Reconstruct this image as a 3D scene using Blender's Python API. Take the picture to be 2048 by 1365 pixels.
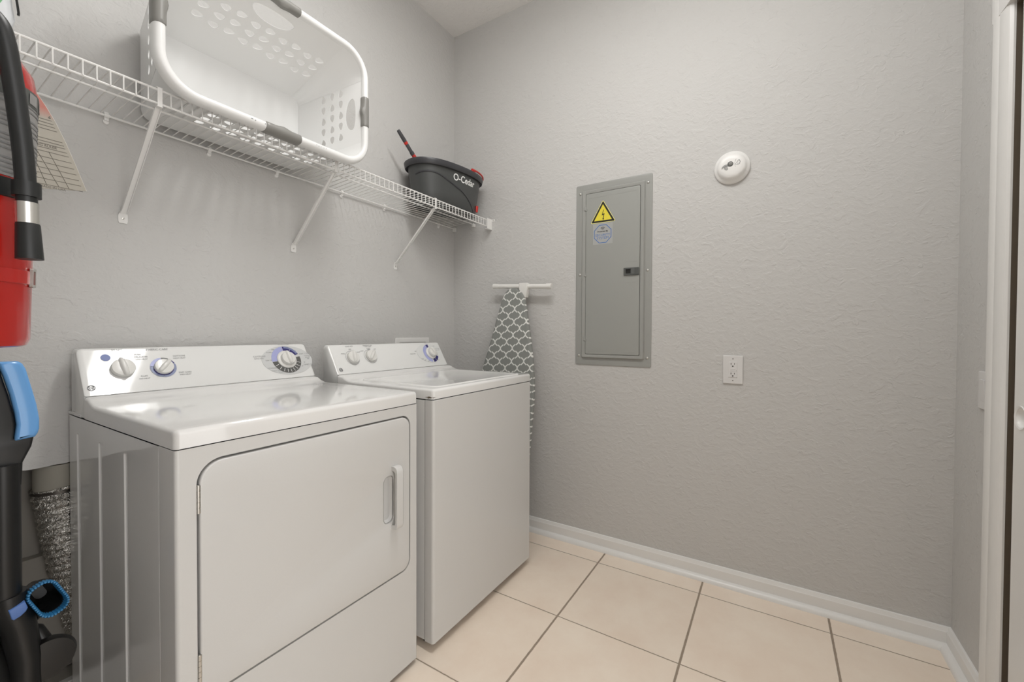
import bpy, bmesh, math, random
from mathutils import Vector, Matrix
random.seed(4)
sc = bpy.context.scene
for o in list(bpy.data.objects): bpy.data.objects.remove(o)
C = sc.collection
PI = math.pi

# ---------------------------------------------------------------- camera
W_IMG = 2048.0
yaw, pitch, roll, FPX, PPY = 0.55449, -0.01597, 0.00436, 844.946, 678.14
cam = bpy.data.cameras.new('camera'); co = bpy.data.objects.new('camera', cam); C.objects.link(co)
Fw = Vector((math.cos(yaw)*math.cos(pitch), math.sin(yaw)*math.cos(pitch), math.sin(pitch)))
Rt = Vector((math.sin(yaw), -math.cos(yaw), 0)); Up = Rt.cross(Fw)
R2 = math.cos(roll)*Rt + math.sin(roll)*Up; U2 = -math.sin(roll)*Rt + math.cos(roll)*Up
co.matrix_world = Matrix(((R2.x, U2.x, -Fw.x, -2.10057), (R2.y, U2.y, -Fw.y, -1.73982), (R2.z, U2.z, -Fw.z, 1.12633), (0, 0, 0, 1)))
cam.sensor_width = 36.0; cam.lens = FPX/W_IMG*36.0
cam.shift_y = (PPY-682.5)/W_IMG
cam.clip_start = 0.02
sc.camera = co
# ---------------------------------------------------------------- exposure, world
vs = sc.view_settings
vs.view_transform = 'Standard'; vs.look = 'None'; vs.gamma = 1.0; vs.use_curve_mapping = False
vs.exposure = 0.29
wd = bpy.data.worlds.new('world'); sc.world = wd; wd.use_nodes = True
wd.node_tree.nodes['Background'].inputs[0].default_value = (1, .99, .98, 1)
wd.node_tree.nodes['Background'].inputs[1].default_value = 2.2
LAMP_STRENGTH = 15.0

H = 2.988          # ceiling
YF = -2.2917       # front wall
XL = -2.08         # left wall face
XH = -3.3          # far side of the hall

# ---------------------------------------------------------------- materials
def mat(name, col, rough=.5, metal=0, coat=0, spec=.5, trans=0, emit=None):
    m = bpy.data.materials.new(name); m.use_nodes = True
    b = m.node_tree.nodes['Principled BSDF']
    b.inputs['Base Color'].default_value = (*col, 1)
    b.inputs['Roughness'].default_value = rough
    b.inputs['Metallic'].default_value = metal
    b.inputs['Coat Weight'].default_value = coat
    b.inputs['Coat Roughness'].default_value = .05
    b.inputs['Specular IOR Level'].default_value = spec
    b.inputs['Transmission Weight'].default_value = trans
    if emit:
        b.inputs['Emission Color'].default_value = (*emit[0], 1); b.inputs['Emission Strength'].default_value = emit[1]
    return m
def N(m, t, **kw):
    n = m.node_tree.nodes.new(t)
    for k, v in kw.items(): setattr(n, k, v)
    return n
def L(m, a, b): m.node_tree.links.new(a, b)
def bs(m): return m.node_tree.nodes['Principled BSDF']
def math_(m, op, a, b=None, c=None, clamp=False):
    n = N(m, 'ShaderNodeMath', operation=op); n.use_clamp = clamp
    for i, v in enumerate((a, b, c)):
        if v is None: continue
        if isinstance(v, (int, float)): n.inputs[i].default_value = v
        else: L(m, v, n.inputs[i])
    return n.outputs[0]
def coords(m):
    return N(m, 'ShaderNodeTexCoord').outputs['Object']
def add_bump(m, scale, dist, detail=3, strength=1.0, rough=.5):
    c = coords(m); n = N(m, 'ShaderNodeTexNoise'); n.inputs['Scale'].default_value = scale; n.inputs['Detail'].default_value = detail
    n.inputs['Roughness'].default_value = rough
    L(m, c, n.inputs['Vector'])
    b = N(m, 'ShaderNodeBump'); b.inputs['Distance'].default_value = dist; b.inputs['Strength'].default_value = strength
    L(m, n.outputs['Fac'], b.inputs['Height']); L(m, b.outputs[0], bs(m).inputs['Normal'])

def wall_mat(name, col, dist=.0022):
    """painted drywall with a skip-trowel (knockdown) texture"""
    m = mat(name, col, .55, spec=.35)
    c = coords(m)
    # low soft swells, small rough grain and short broken trowel ridges
    w = N(m, 'ShaderNodeTexNoise'); w.inputs['Scale'].default_value = 14; w.inputs['Detail'].default_value = 2; L(m, c, w.inputs['Vector'])
    vm = N(m, 'ShaderNodeVectorMath', operation='SCALE'); L(m, w.outputs['Color'], vm.inputs[0]); vm.inputs['Scale'].default_value = .05
    va = N(m, 'ShaderNodeVectorMath', operation='ADD'); L(m, c, va.inputs[0]); L(m, vm.outputs[0], va.inputs[1])
    mp = N(m, 'ShaderNodeMapping'); mp.inputs['Scale'].default_value = (1.1, 1, 1.45); L(m, va.outputs[0], mp.inputs['Vector'])
    n1 = N(m, 'ShaderNodeTexNoise'); n1.inputs['Scale'].default_value = 34; n1.inputs['Detail'].default_value = 2.5; n1.inputs['Roughness'].default_value = .5; L(m, mp.outputs[0], n1.inputs['Vector'])
    r = N(m, 'ShaderNodeMapRange'); r.interpolation_type = 'SMOOTHSTEP'
    r.inputs['From Min'].default_value = .50; r.inputs['From Max'].default_value = .58; L(m, n1.outputs['Fac'], r.inputs['Value'])
    # ridges fade in and out over the wall
    n3 = N(m, 'ShaderNodeTexNoise'); n3.inputs['Scale'].default_value = 20; n3.inputs['Detail'].default_value = 2; L(m, c, n3.inputs['Vector'])
    msk = N(m, 'ShaderNodeMapRange'); msk.inputs['From Min'].default_value = .40; msk.inputs['From Max'].default_value = .62; L(m, n3.outputs['Fac'], msk.inputs['Value'])
    n2 = N(m, 'ShaderNodeTexNoise'); n2.inputs['Scale'].default_value = 62; n2.inputs['Detail'].default_value = 3.5; n2.inputs['Roughness'].default_value = .58; L(m, mp.outputs[0], n2.inputs['Vector'])
    h = math_(m, 'ADD', math_(m, 'MULTIPLY', r.outputs[0], math_(m, 'ADD', math_(m, 'MULTIPLY', msk.outputs[0], .45), .05)), math_(m, 'MULTIPLY', n2.outputs['Fac'], 1.15))
    h = math_(m, 'ADD', h, math_(m, 'MULTIPLY', n1.outputs['Fac'], .9))
    b = N(m, 'ShaderNodeBump'); b.inputs['Distance'].default_value = dist; b.inputs['Strength'].default_value = .8
    L(m, h, b.inputs['Height']); L(m, b.outputs[0], bs(m).inputs['Normal'])
    return m

WALL = wall_mat('grey_wall_paint', (.575, .566, .551), .0015)
CEIL = wall_mat('ceiling_paint', (.86, .845, .825), .002)
TRIM = mat('white_trim_paint', (.80, .79, .77), .32)
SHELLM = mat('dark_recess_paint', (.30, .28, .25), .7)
APPL = mat('appliance_white', (.77, .765, .75), .09, coat=.3)
add_bump(APPL, 260, .00006, 2)
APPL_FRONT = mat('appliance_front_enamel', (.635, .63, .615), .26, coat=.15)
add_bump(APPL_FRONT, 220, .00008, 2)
CONS = mat('console_gloss_white', (.76, .76, .745), .06, coat=.5)
KNOB = mat('knob_white', (.72, .71, .68), .22)
SEAM = mat('seam_shadow_gap', (.02, .02, .018), .8)  # black strips that paint the shade inside panel gaps
METAL = mat('plated_metal', (.62, .61, .58), .3, metal=1)
WIRE = mat('vinyl_white_wire', (.82, .81, .79), .3)
PLAST = mat('basket_white_plastic', (.80, .80, .79), .28)
GRIP = mat('grey_rubber_grip', (.23, .225, .21), .38)
BUCK = mat('charcoal_plastic', (.060, .063, .062), .38)
BUCKD = mat('charcoal_rim_plastic', (.045, .045, .050), .35)
REDP = mat('red_plastic', (.58, .028, .020), .35)
PRINTW = mat('white_print', (.85, .85, .84), .5)
PRINTD = mat('dark_grey_print', (.10, .10, .11), .5)
PRINTL = mat('light_grey_print', (.40, .40, .40), .5)
OVALG = mat('pale_grey_dial_field', (.60, .605, .60), .2, coat=.3)
LAV = mat('lavender_print', (.38, .40, .66), .3)
NAVY = mat('navy_print', (.035, .03, .16), .3)
SLATE = mat('slate_blue_print', (.20, .23, .37), .3)
DGREY = mat('dark_grey_dial_print', (.105, .105, .10), .3)
BLUEDOT = mat('blue_sticker', (.045, .085, .31), .35)
PANELG = mat('panel_grey_enamel', (.33, .333, .315), .38)
PANELD = mat('panel_grey_enamel_door', (.335, .34, .32), .36)
LATCH = mat('dark_latch', (.085, .09, .085), .4)
BLACK = mat('black_plastic', (.010, .010, .010), .35)
RUBBER = mat('black_rubber', (.012, .013, .013), .42)
YEL = mat('yellow_sticker', (.78, .66, .05), .45)
YELR = mat('pale_yellow_edge', (.88, .83, .30), .45)
STBLK = mat('black_print', (.012, .012, .01), .5)
STGREY = mat('frosted_sticker', (.40, .405, .395), .4)
STBLUE = mat('blue_print', (.06, .17, .45), .4)
DETW = mat('detector_white', (.83, .82, .80), .33)
PLATEW = mat('wallplate_white', (.70, .69, .68), .3)
REDX = mat('extinguisher_red', (.42, .012, .008), .22, coat=.3)
LBL = mat('extinguisher_label', (.26, .255, .25), .35)
BLUEH = mat('blue_gloss_plastic', (.14, .37, .74), .2, coat=.3)
BLUEB = mat('blue_bristle', (.03, .19, .40), .45)
BLUET = mat('blue_button', (.10, .20, .50), .3)
SILV = mat('aluminium_ferrule', (.75, .74, .70), .28, metal=1)
TFOOT = mat('ironing_leg_white', (.78, .77, .74), .35)
PIPEM = mat('duct_pipe_paint', (.35, .33, .28), .55)
LAMPM = mat('lamp_diffuser_lit', (.9, .9, .9), .5, emit=((1, .992, .972), LAMP_STRENGTH))
# the two tubes behind the lens make its middle brighter
c_ = coords(LAMPM); s_ = N(LAMPM, 'ShaderNodeSeparateXYZ'); L(LAMPM, c_, s_.inputs[0])
q_ = math_(LAMPM, 'DIVIDE', s_.outputs['X'], .032)
e_ = math_(LAMPM, 'MULTIPLY', math_(LAMPM, 'EXPONENT', math_(LAMPM, 'MULTIPLY', math_(LAMPM, 'MULTIPLY', q_, q_), -1.0)), LAMP_STRENGTH*2.8)
L(LAMPM, math_(LAMPM, 'ADD', e_, LAMP_STRENGTH*.52), bs(LAMPM).inputs['Emission Strength'])
JUG = mat('white_jug_plastic', (.70, .72, .74), .4)
GREEN = mat('green_label', (.16, .42, .20), .4)

# foil
FOIL = mat('crumpled_foil', (.60, .585, .55), .18, metal=1)
c_ = coords(FOIL)
v_ = N(FOIL, 'ShaderNodeTexNoise'); v_.inputs['Scale'].default_value = 45; v_.inputs['Detail'].default_value = 4; L(FOIL, c_, v_.inputs['Vector'])
w_ = N(FOIL, 'ShaderNodeTexVoronoi'); w_.inputs['Scale'].default_value = 60; L(FOIL, v_.outputs['Color'], w_.inputs['Vector']); w_.inputs['Scale'].default_value = 9
b_ = N(FOIL, 'ShaderNodeBump'); b_.inputs['Distance'].default_value = .006; L(FOIL, math_(FOIL, 'ADD', v_.outputs['Fac'], math_(FOIL, 'MULTIPLY', w_.outputs['Distance'], .5)), b_.inputs['Height'])
L(FOIL, b_.outputs[0], bs(FOIL).inputs['Normal'])

# floor tiles
TP, TX, TY = .4572, -.1355, -1.0233
FLOOR = mat('beige_ceramic_tile', (.6, .45, .33), .3)
c_ = coords(FLOOR); s_ = N(FLOOR, 'ShaderNodeSeparateXYZ'); L(FLOOR, c_, s_.inputs[0])
wn = N(FLOOR, 'ShaderNodeTexNoise'); wn.inputs['Scale'].default_value = 60; L(FLOOR, c_, wn.inputs['Vector'])
wob = math_(FLOOR, 'MULTIPLY', math_(FLOOR, 'SUBTRACT', wn.outputs['Fac'], .5), .0022)
def lined(axis, off, hw):
    a = math_(FLOOR, 'ADD', math_(FLOOR, 'SUBTRACT', s_.outputs[axis], off), wob)
    p = math_(FLOOR, 'PINGPONG', a, TP/2)      # distance to the nearest joint
    r = N(FLOOR, 'ShaderNodeMapRange'); r.inputs['From Min'].default_value = hw-.0008; r.inputs['From Max'].default_value = hw+.0012
    r.inputs['To Min'].default_value = 1; r.inputs['To Max'].default_value = 0; L(FLOOR, p, r.inputs['Value'])
    return r.outputs[0]
gx = lined('X', TX, .0018); gy = lined('Y', TY, .0034)
g = math_(FLOOR, 'MAXIMUM', gx, gy)
n1 = N(FLOOR, 'ShaderNodeTexNoise'); n1.inputs['Scale'].default_value = 5; n1.inputs['Detail'].default_value = 6; n1.inputs['Roughness'].default_value = .62; L(FLOOR, c_, n1.inputs['Vector'])
cr = N(FLOOR, 'ShaderNodeValToRGB'); L(FLOOR, n1.outputs['Fac'], cr.inputs[0])
cr.color_ramp.elements[0].position = .32; cr.color_ramp.elements[0].color = (.85, .715, .595, 1)
cr.color_ramp.elements[1].position = .68; cr.color_ramp.elements[1].color = (.91, .80, .68, 1)
# each tile slightly its own tone
ix = math_(FLOOR, 'FLOOR', math_(FLOOR, 'DIVIDE', math_(FLOOR, 'SUBTRACT', s_.outputs['X'], TX), TP))
iy = math_(FLOOR, 'FLOOR', math_(FLOOR, 'DIVIDE', math_(FLOOR, 'SUBTRACT', s_.outputs['Y'], TY), TP))
cx = N(FLOOR, 'ShaderNodeCombineXYZ'); L(FLOOR, ix, cx.inputs[0]); L(FLOOR, iy, cx.inputs[1])
wnz = N(FLOOR, 'ShaderNodeTexWhiteNoise'); L(FLOOR, cx.outputs[0], wnz.inputs['Vector'])
hv = N(FLOOR, 'ShaderNodeHueSaturation'); L(FLOOR, cr.outputs[0], hv.inputs['Color'])
L(FLOOR, math_(FLOOR, 'ADD', math_(FLOOR, 'MULTIPLY', wnz.outputs['Value'], .07), .965), hv.inputs['Value'])
mx = N(FLOOR, 'ShaderNodeMix', data_type='RGBA'); L(FLOOR, g, mx.inputs[0]); L(FLOOR, hv.outputs[0], mx.inputs[6]); mx.inputs[7].default_value = (.32, .255, .195, 1)
L(FLOOR, mx.outputs[2], bs(FLOOR).inputs['Base Color'])
L(FLOOR, math_(FLOOR, 'ADD', math_(FLOOR, 'MULTIPLY', g, .5), .34), bs(FLOOR).inputs['Roughness'])
bb = N(FLOOR, 'ShaderNodeBump'); bb.inputs['Distance'].default_value = .0015
hh = math_(FLOOR, 'SUBTRACT', math_(FLOOR, 'MULTIPLY', n1.outputs['Fac'], .35), g)
L(FLOOR, hh, bb.inputs['Height']); L(FLOOR, bb.outputs[0], bs(FLOOR).inputs['Normal'])

# quatrefoil trellis cover fabric (object space: Y across, Z up)
CLOTH = mat('trellis_cover_fabric', (.3, .3, .3), .85, spec=.2)
def trellis(m):
    a, b = .0393, .0365
    c = coords(m); s = N(m, 'ShaderNodeSeparateXYZ'); L(m, c, s.inputs[0])
    u = math_(m, 'SUBTRACT', s.outputs['Y'], .0024); v = math_(m, 'ADD', math_(m, 'SUBTRACT', s.outputs['Z'], .9624), math_(m, 'MULTIPLY', u, .047))
    def shape(du, dv):
        # fold to the nearest centre of one rectangular lattice, then a lobed diamond
        def fold(x, period, d):
            t = math_(m, 'ADD', x, d); t = math_(m, 'DIVIDE', t, period)
            t = math_(m, 'SUBTRACT', t, math_(m, 'ROUND', t)); return math_(m, 'ABSOLUTE', math_(m, 'MULTIPLY', t, 2.0))
        qu = fold(u, 2*a, du); qv = fold(v, 2*b, dv)
        S = math_(m, 'ADD', qu, qv); t = math_(m, 'SUBTRACT', qu, qv); at = math_(m, 'ABSOLUTE', t)
        # convex near the side tips, concave towards the top, with a small stair between
        wav = math_(m, 'MULTIPLY', math_(m, 'SINE', math_(m, 'MULTIPLY', t, PI)), .15)
        inn = math_(m, 'LESS_THAN', at, .17)
        step = math_(m, 'MULTIPLY', math_(m, 'MULTIPLY', math_(m, 'SIGN', t), inn), .085)
        bound = math_(m, 'ADD', math_(m, 'ADD', wav, step), .875)
        return math_(m, 'SUBTRACT', S, bound)
    d = math_(m, 'MINIMUM', shape(0, 0), shape(a, b))
    r = N(m, 'ShaderNodeMapRange'); r.inputs['From Min'].default_value = -.02; r.inputs['From Max'].default_value = .02; L(m, d, r.inputs['Value'])
    mx = N(m, 'ShaderNodeMix', data_type='RGBA'); L(m, r.outputs[0], mx.inputs[0])
    mx.inputs[6].default_value = (.25, .258, .243, 1); mx.inputs[7].default_value = (.74, .74, .71, 1)
    L(m, mx.outputs[2], bs(m).inputs['Base Color'])
    n = N(m, 'ShaderNodeTexNoise'); n.inputs['Scale'].default_value = 700; L(m, c, n.inputs['Vector'])
    bp = N(m, 'ShaderNodeBump'); bp.inputs['Distance'].default_value = .0006; L(m, n.outputs['Fac'], bp.inputs['Height']); L(m, bp.outputs[0], bs(m).inputs['Normal'])
trellis(CLOTH)

# washer top with a rust patch at its front left corner
RUSTY = mat('appliance_white_rust_edge', (.77, .765, .75), .09, coat=.3)
def rust(m, x, y, z):
    c = coords(m); s = N(m, 'ShaderNodeSeparateXYZ'); L(m, c, s.inputs[0])
    n = N(m, 'ShaderNodeTexNoise'); n.inputs['Scale'].default_value = 150; n.inputs['Detail'].default_value = 4; L(m, c, n.inputs['Vector'])
    dx = math_(m, 'DIVIDE', math_(m, 'SUBTRACT', s.outputs['X'], x), .02); dy = math_(m, 'DIVIDE', math_(m, 'SUBTRACT', s.outputs['Y'], y), .028); dz = math_(m, 'DIVIDE', math_(m, 'SUBTRACT', s.outputs['Z'], z), .006)
    d = math_(m, 'SQRT', math_(m, 'ADD', math_(m, 'ADD', math_(m, 'MULTIPLY', dx, dx), math_(m, 'MULTIPLY', dy, dy)), math_(m, 'MULTIPLY', dz, dz)))
    f = math_(m, 'SUBTRACT', math_(m, 'ADD', .75, n.outputs['Fac']), d)
    r = N(m, 'ShaderNodeMapRange'); r.inputs['From Min'].default_value = .42; r.inputs['From Max'].default_value = .62; L(m, f, r.inputs['Value'])
    mx = N(m, 'ShaderNodeMix', data_type='RGBA'); L(m, r.outputs[0], mx.inputs[0]); mx.inputs[6].default_value = (.77, .765, .75, 1); mx.inputs[7].default_value = (.10, .075, .045, 1)
    L(m, mx.outputs[2], bs(m).inputs['Base Color'])
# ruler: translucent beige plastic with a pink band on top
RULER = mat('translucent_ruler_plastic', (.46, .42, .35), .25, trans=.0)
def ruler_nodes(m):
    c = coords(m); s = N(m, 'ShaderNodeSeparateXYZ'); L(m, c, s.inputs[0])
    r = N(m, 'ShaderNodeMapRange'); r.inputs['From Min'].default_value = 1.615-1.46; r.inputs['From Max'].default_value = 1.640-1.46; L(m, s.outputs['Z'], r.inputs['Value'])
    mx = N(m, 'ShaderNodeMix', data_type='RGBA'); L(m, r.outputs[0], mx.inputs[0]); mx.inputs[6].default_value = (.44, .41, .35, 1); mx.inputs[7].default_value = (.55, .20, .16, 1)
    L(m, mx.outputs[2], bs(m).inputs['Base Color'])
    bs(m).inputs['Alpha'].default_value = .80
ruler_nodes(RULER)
RULEDGE = mat('ruler_lit_edge', (.62, .60, .54), .3)  # paler strip painting the light caught along the curved edge
RULP = mat('ruler_print', (.13, .115, .095), .6)

# ---------------------------------------------------------------- mesh helpers
AX_B = Matrix(((0, 0, -1, 0), (-1, 0, 0, 0), (0, 1, 0, 0), (0, 0, 0, 1)))     # right wall: u=-y, v=z, w=-x
AX_A = Matrix(((1, 0, 0, 0), (0, 0, -1, 0), (0, 1, 0, 0), (0, 0, 0, 1)))      # back wall / appliance fronts: u=x, v=z, w=-y
AX_F = Matrix(((-1, 0, 0, 0), (0, 0, 1, 0), (0, 1, 0, 0), (0, 0, 0, 1)))      # front wall: u=-x, v=z, w=+y
T = Matrix.Translation

class MB:
    def __init__(s): s.v = []; s.f = []
    def add(s, vs_, fs, M=None):
        o = len(s.v)
        for p in vs_:
            p = Vector(p); s.v.append(M @ p if M is not None else p)
        s.f += [tuple(i+o for i in q) for q in fs]; return s
    def box(s, x0, x1, y0, y1, z0, z1, M=None):
        x0, x1 = min(x0, x1), max(x0, x1); y0, y1 = min(y0, y1), max(y0, y1); z0, z1 = min(z0, z1), max(z0, z1)
        v = [(x0,y0,z0),(x1,y0,z0),(x1,y1,z0),(x0,y1,z0),(x0,y0,z1),(x1,y0,z1),(x1,y1,z1),(x0,y1,z1)]
        return s.add(v, [(0,3,2,1),(4,5,6,7),(0,1,5,4),(1,2,6,5),(2,3,7,6),(3,0,4,7)], M)
    def tube(s, pts, r, n=8, closed=False, caps=True, rz=None, M=None):
        pts = [Vector(p) for p in pts]; k = len(pts)
        rs = r if isinstance(r, (list, tuple)) else [r]*k
        tang = []
        for i in range(k):
            if closed: t = pts[(i+1) % k]-pts[i-1]
            else: t = pts[min(i+1, k-1)]-pts[max(i-1, 0)]
            tang.append(t.normalized())
        up = Vector((0, 0, 1)) if abs(tang[0].z) < .9 else Vector((1, 0, 0))
        nrm = (up - tang[0]*up.dot(tang[0])).normalized()
        vs_ = []; fs = []
        for i in range(k):
            nrm = (nrm - tang[i]*nrm.dot(tang[i])).normalized(); bi = tang[i].cross(nrm)
            for j in range(n):
                a = 2*PI*j/n
                vs_.append(pts[i] + nrm*math.cos(a)*rs[i] + bi*math.sin(a)*rs[i]*(rz or 1))
        for i in range(k if closed else k-1):
            for j in range(n):
                a, b = i*n+j, i*n+(j+1) % n; c, d = ((i+1) % k)*n+(j+1) % n, ((i+1) % k)*n+j
                fs.append((a, b, c, d))
        if caps and not closed:
            fs.append(tuple(range(n-1, -1, -1))); fs.append(tuple(range((k-1)*n, k*n)))
        return s.add(vs_, fs, M)
    def lathe(s, prof, n=32, M=None, sx=1, sy=1, cap0=True, cap1=True):
        vs_ = []; fs = []; k = len(prof)
        for r, z in prof:
            for j in range(n):
                a = 2*PI*j/n; vs_.append((r*math.cos(a)*sx, r*math.sin(a)*sy, z))
        for i in range(k-1):
            for j in range(n):
                fs.append((i*n+j, i*n+(j+1) % n, (i+1)*n+(j+1) % n, (i+1)*n+j))
        if cap0: fs.append(tuple(range(n-1, -1, -1)))
        if cap1: fs.append(tuple(range((k-1)*n, k*n)))
        return s.add(vs_, fs, M)
    def loft(s, rings, closed=True, cap0=False, cap1=False, M=None):
        n = len(rings[0]); vs_ = [p for r in rings for p in r]; fs = []
        for i in range(len(rings)-1):
            for j in range(n if closed else n-1):
                fs.append((i*n+j, i*n+(j+1) % n, (i+1)*n+(j+1) % n, (i+1)*n+j))
        if cap0: fs.append(tuple(range(n-1, -1, -1)))
        if cap1: fs.append(tuple(range((len(rings)-1)*n, len(rings)*n)))
        return s.add(vs_, fs, M)
    def prism(s, poly, x0, x1, M=None):
        """poly of (y,z) extruded along x"""
        n = len(poly); vs_ = [(x0, a, b) for a, b in poly]+[(x1, a, b) for a, b in poly]
        fs = [(i, (i+1) % n, n+(i+1) % n, n+i) for i in range(n)] + [tuple(range(n-1, -1, -1)), tuple(range(n, 2*n))]
        return s.add(vs_, fs, M)
    def plate(s, loops, depth, bevel=0., w0=0., M=None, bres=2):
        """2D loops (first outer, then holes) filled and extruded from w0 to w0+depth along local z"""
        v, f = curve_mesh(loops, depth, bevel, bres)
        mm = T((0, 0, w0+depth/2)); mm = (M @ mm) if M is not None else mm
        return s.add(v, f, mm)
    def text(s, txt, size, M, align='CENTER', ext=.0002, shear=0, sx=1., bold=0., space=1., fn=None):
        cu = bpy.data.curves.new('t', 'FONT'); cu.body = txt; cu.size = size; cu.align_x = align; cu.align_y = 'CENTER'
        cu.extrude = ext; cu.shear = shear; cu.offset = bold; cu.space_character = space; cu.resolution_u = 4
        v, f = conv(cu)
        v = [(p[0]*sx, p[1], p[2]) for p in v]
        if fn: return s.add([fn(p) for p in v], f)
        return s.add(v, f, M)

def conv(cu):
    o = bpy.data.objects.new('tmp', cu); C.objects.link(o)
    dg = bpy.context.evaluated_depsgraph_get(); dg.update()
    me = bpy.data.meshes.new_from_object(o.evaluated_get(dg))
    v = [tuple(p.co) for p in me.vertices]; f = [tuple(p.vertices) for p in me.polygons]
    bpy.data.objects.remove(o); bpy.data.curves.remove(cu); bpy.data.meshes.remove(me)
    return v, f
def curve_mesh(loops, depth, bevel, bres):
    cu = bpy.data.curves.new('c', 'CURVE'); cu.dimensions = '2D'; cu.fill_mode = 'BOTH'
    cu.extrude = max(depth/2-bevel, 0); cu.bevel_depth = bevel; cu.bevel_resolution = bres; cu.offset = -bevel
    for lp in loops:
        sp = cu.splines.new('POLY'); sp.points.add(len(lp)-1)
        for p, q in zip(sp.points, lp): p.co = (q[0], q[1], 0, 1)
        sp.use_cyclic_u = True
    return conv(cu)
def rrect(x0, x1, y0, y1, r, n=6, rs=None):
    rs = rs or (r, r, r, r)      # BR, TR, TL, BL
    out = []
    for (cx_, cy_, a0), rr in zip(((x1, y0, -90), (x1, y1, 0), (x0, y1, 90), (x0, y0, 180)), rs):
        sx_ = -1 if cx_ == x1 else 1; sy_ = 1 if cy_ == y0 else -1
        for i in range(n+1):
            a = math.radians(a0+90*i/n)
            out.append((cx_+sx_*rr+rr*math.cos(a), cy_+sy_*rr+rr*math.sin(a)))
    return out
def circle(x, y, r, n=24, ry=None):
    return [(x+r*math.cos(2*PI*i/n), y+(ry or r)*math.sin(2*PI*i/n)) for i in range(n)]
def arcband(r0, r1, a0, a1, n=14, cx_=0, cy_=0):
    o = [(cx_+r1*math.cos(math.radians(a0+(a1-a0)*i/n)), cy_+r1*math.sin(math.radians(a0+(a1-a0)*i/n))) for i in range(n+1)]
    i_ = [(cx_+r0*math.cos(math.radians(a0+(a1-a0)*i/n)), cy_+r0*math.sin(math.radians(a0+(a1-a0)*i/n))) for i in range(n, -1, -1)]
    return o+i_

def link(name, mb, m, parent=None, smooth=True, angle=38, bevel=0, bseg=2, base=None, label=None):
    assert max(i for f in mb.f for i in f) < len(mb.v), name
    me = bpy.data.meshes.new(name)
    me.from_pydata([tuple(p) for p in mb.v], [], mb.f); me.update()
    bm = bmesh.new(); bm.from_mesh(me); bmesh.ops.remove_doubles(bm, verts=bm.verts, dist=1e-6)
    bmesh.ops.recalc_face_normals(bm, faces=bm.faces); bm.to_mesh(me); bm.free()
    me.validate(); me.materials.append(m)
    if smooth:
        for p in me.polygons: p.use_smooth = True
        me.set_sharp_from_angle(angle=math.radians(angle))
    o = bpy.data.objects.new(name, me); C.objects.link(o)
    if parent is not None:
        o.parent = parent
        root = parent
        while root.parent: root = root.parent
        org = root.location
        me.transform(T(-org))
        me['org'] = list(org)
    if bevel:
        md = o.modifiers.new('bevel', 'BEVEL'); md.width = bevel; md.segments = bseg; md.limit_method = 'ANGLE'; md.angle_limit = math.radians(40)
        md.harden_normals = False
    if label: o['label'] = label
    return o
def thing(name, label, cat, loc, group=None):
    o = bpy.data.objects.new(name, None); C.objects.link(o); o.location = loc; o.empty_display_size = .05
    o['label'] = label; o['category'] = cat
    if group: o['group'] = group
    return o
def struct(name, mb, m, **kw):
    o = link(name, mb, m, **kw); o['kind'] = 'structure'; return o
def at_zero(m):
    """shift this material's object coordinates back to world metres for a thing with an offset origin"""
    return m

# ================================================================= SETTING
struct('floor', MB().box(XH-.6, .12, YF-1.6, .14, -.05, 0), FLOOR, smooth=False)
struct('ceiling', MB().box(XH-.6, .12, YF-1.6, .14, H, H+.06), CEIL, smooth=False)
struct('wall_right', MB().box(0, .12, YF-.12, .13, 0, H), WALL, smooth=False)
# back wall with the cut-out for the dryer vent
rx0, rx1, rz0, rz1 = -1.955, -1.60, .10, .742
edge = [(rx0, rz0), (rx1, rz0), (rx1, rz1+.001)]
for i in range(1, 24):
    edge.append((rx1+(rx0-rx1)*i/24, rz1+random.uniform(-.0025, .0025)))
edge.append((rx0, rz1))
wb = MB(); wb.plate([[(XH, 0), (0, 0), (0, H), (XH, H)], edge], .02, M=AX_A, w0=-.02)
struct('wall_back', wb, WALL, smooth=False)
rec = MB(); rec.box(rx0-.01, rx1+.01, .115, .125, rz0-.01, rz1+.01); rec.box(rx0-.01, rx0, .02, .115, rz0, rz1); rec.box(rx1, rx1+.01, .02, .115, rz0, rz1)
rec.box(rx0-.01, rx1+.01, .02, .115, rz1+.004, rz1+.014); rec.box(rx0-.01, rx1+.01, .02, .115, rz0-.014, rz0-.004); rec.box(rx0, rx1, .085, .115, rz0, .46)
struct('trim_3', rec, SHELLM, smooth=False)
struct('wall_left', MB().box(XL-.11, XL, -1.25, 0, 0, H), WALL, smooth=False)
# front wall: opening for the sliding door; stops short to let in fill light
DX1, DX0, DZ = -.385, -1.30, 2.04
wf = MB(); wf.plate([[(-.12, 0), (-DX1, 0), (-DX1, DZ), (-DX0, DZ), (-DX0, 0), (1.50, 0), (1.50, H), (-.12, H)]], .12, M=T((0, YF, 0)) @ AX_F, w0=-.12)
for i in range(len(wf.v)): pass
struct('wall_front', wf, WALL, smooth=False)
struct('wall_hall', MB().box(XH-.1, XH, YF-1.6, .13, 0, H), WALL, smooth=False)  # unseen; put here to keep fill light from coming in at the left
struct('wall_closet', MB().box(-1.5, -.0, YF-.49, YF-.45, 0, H), SHELLM, smooth=False)

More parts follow.
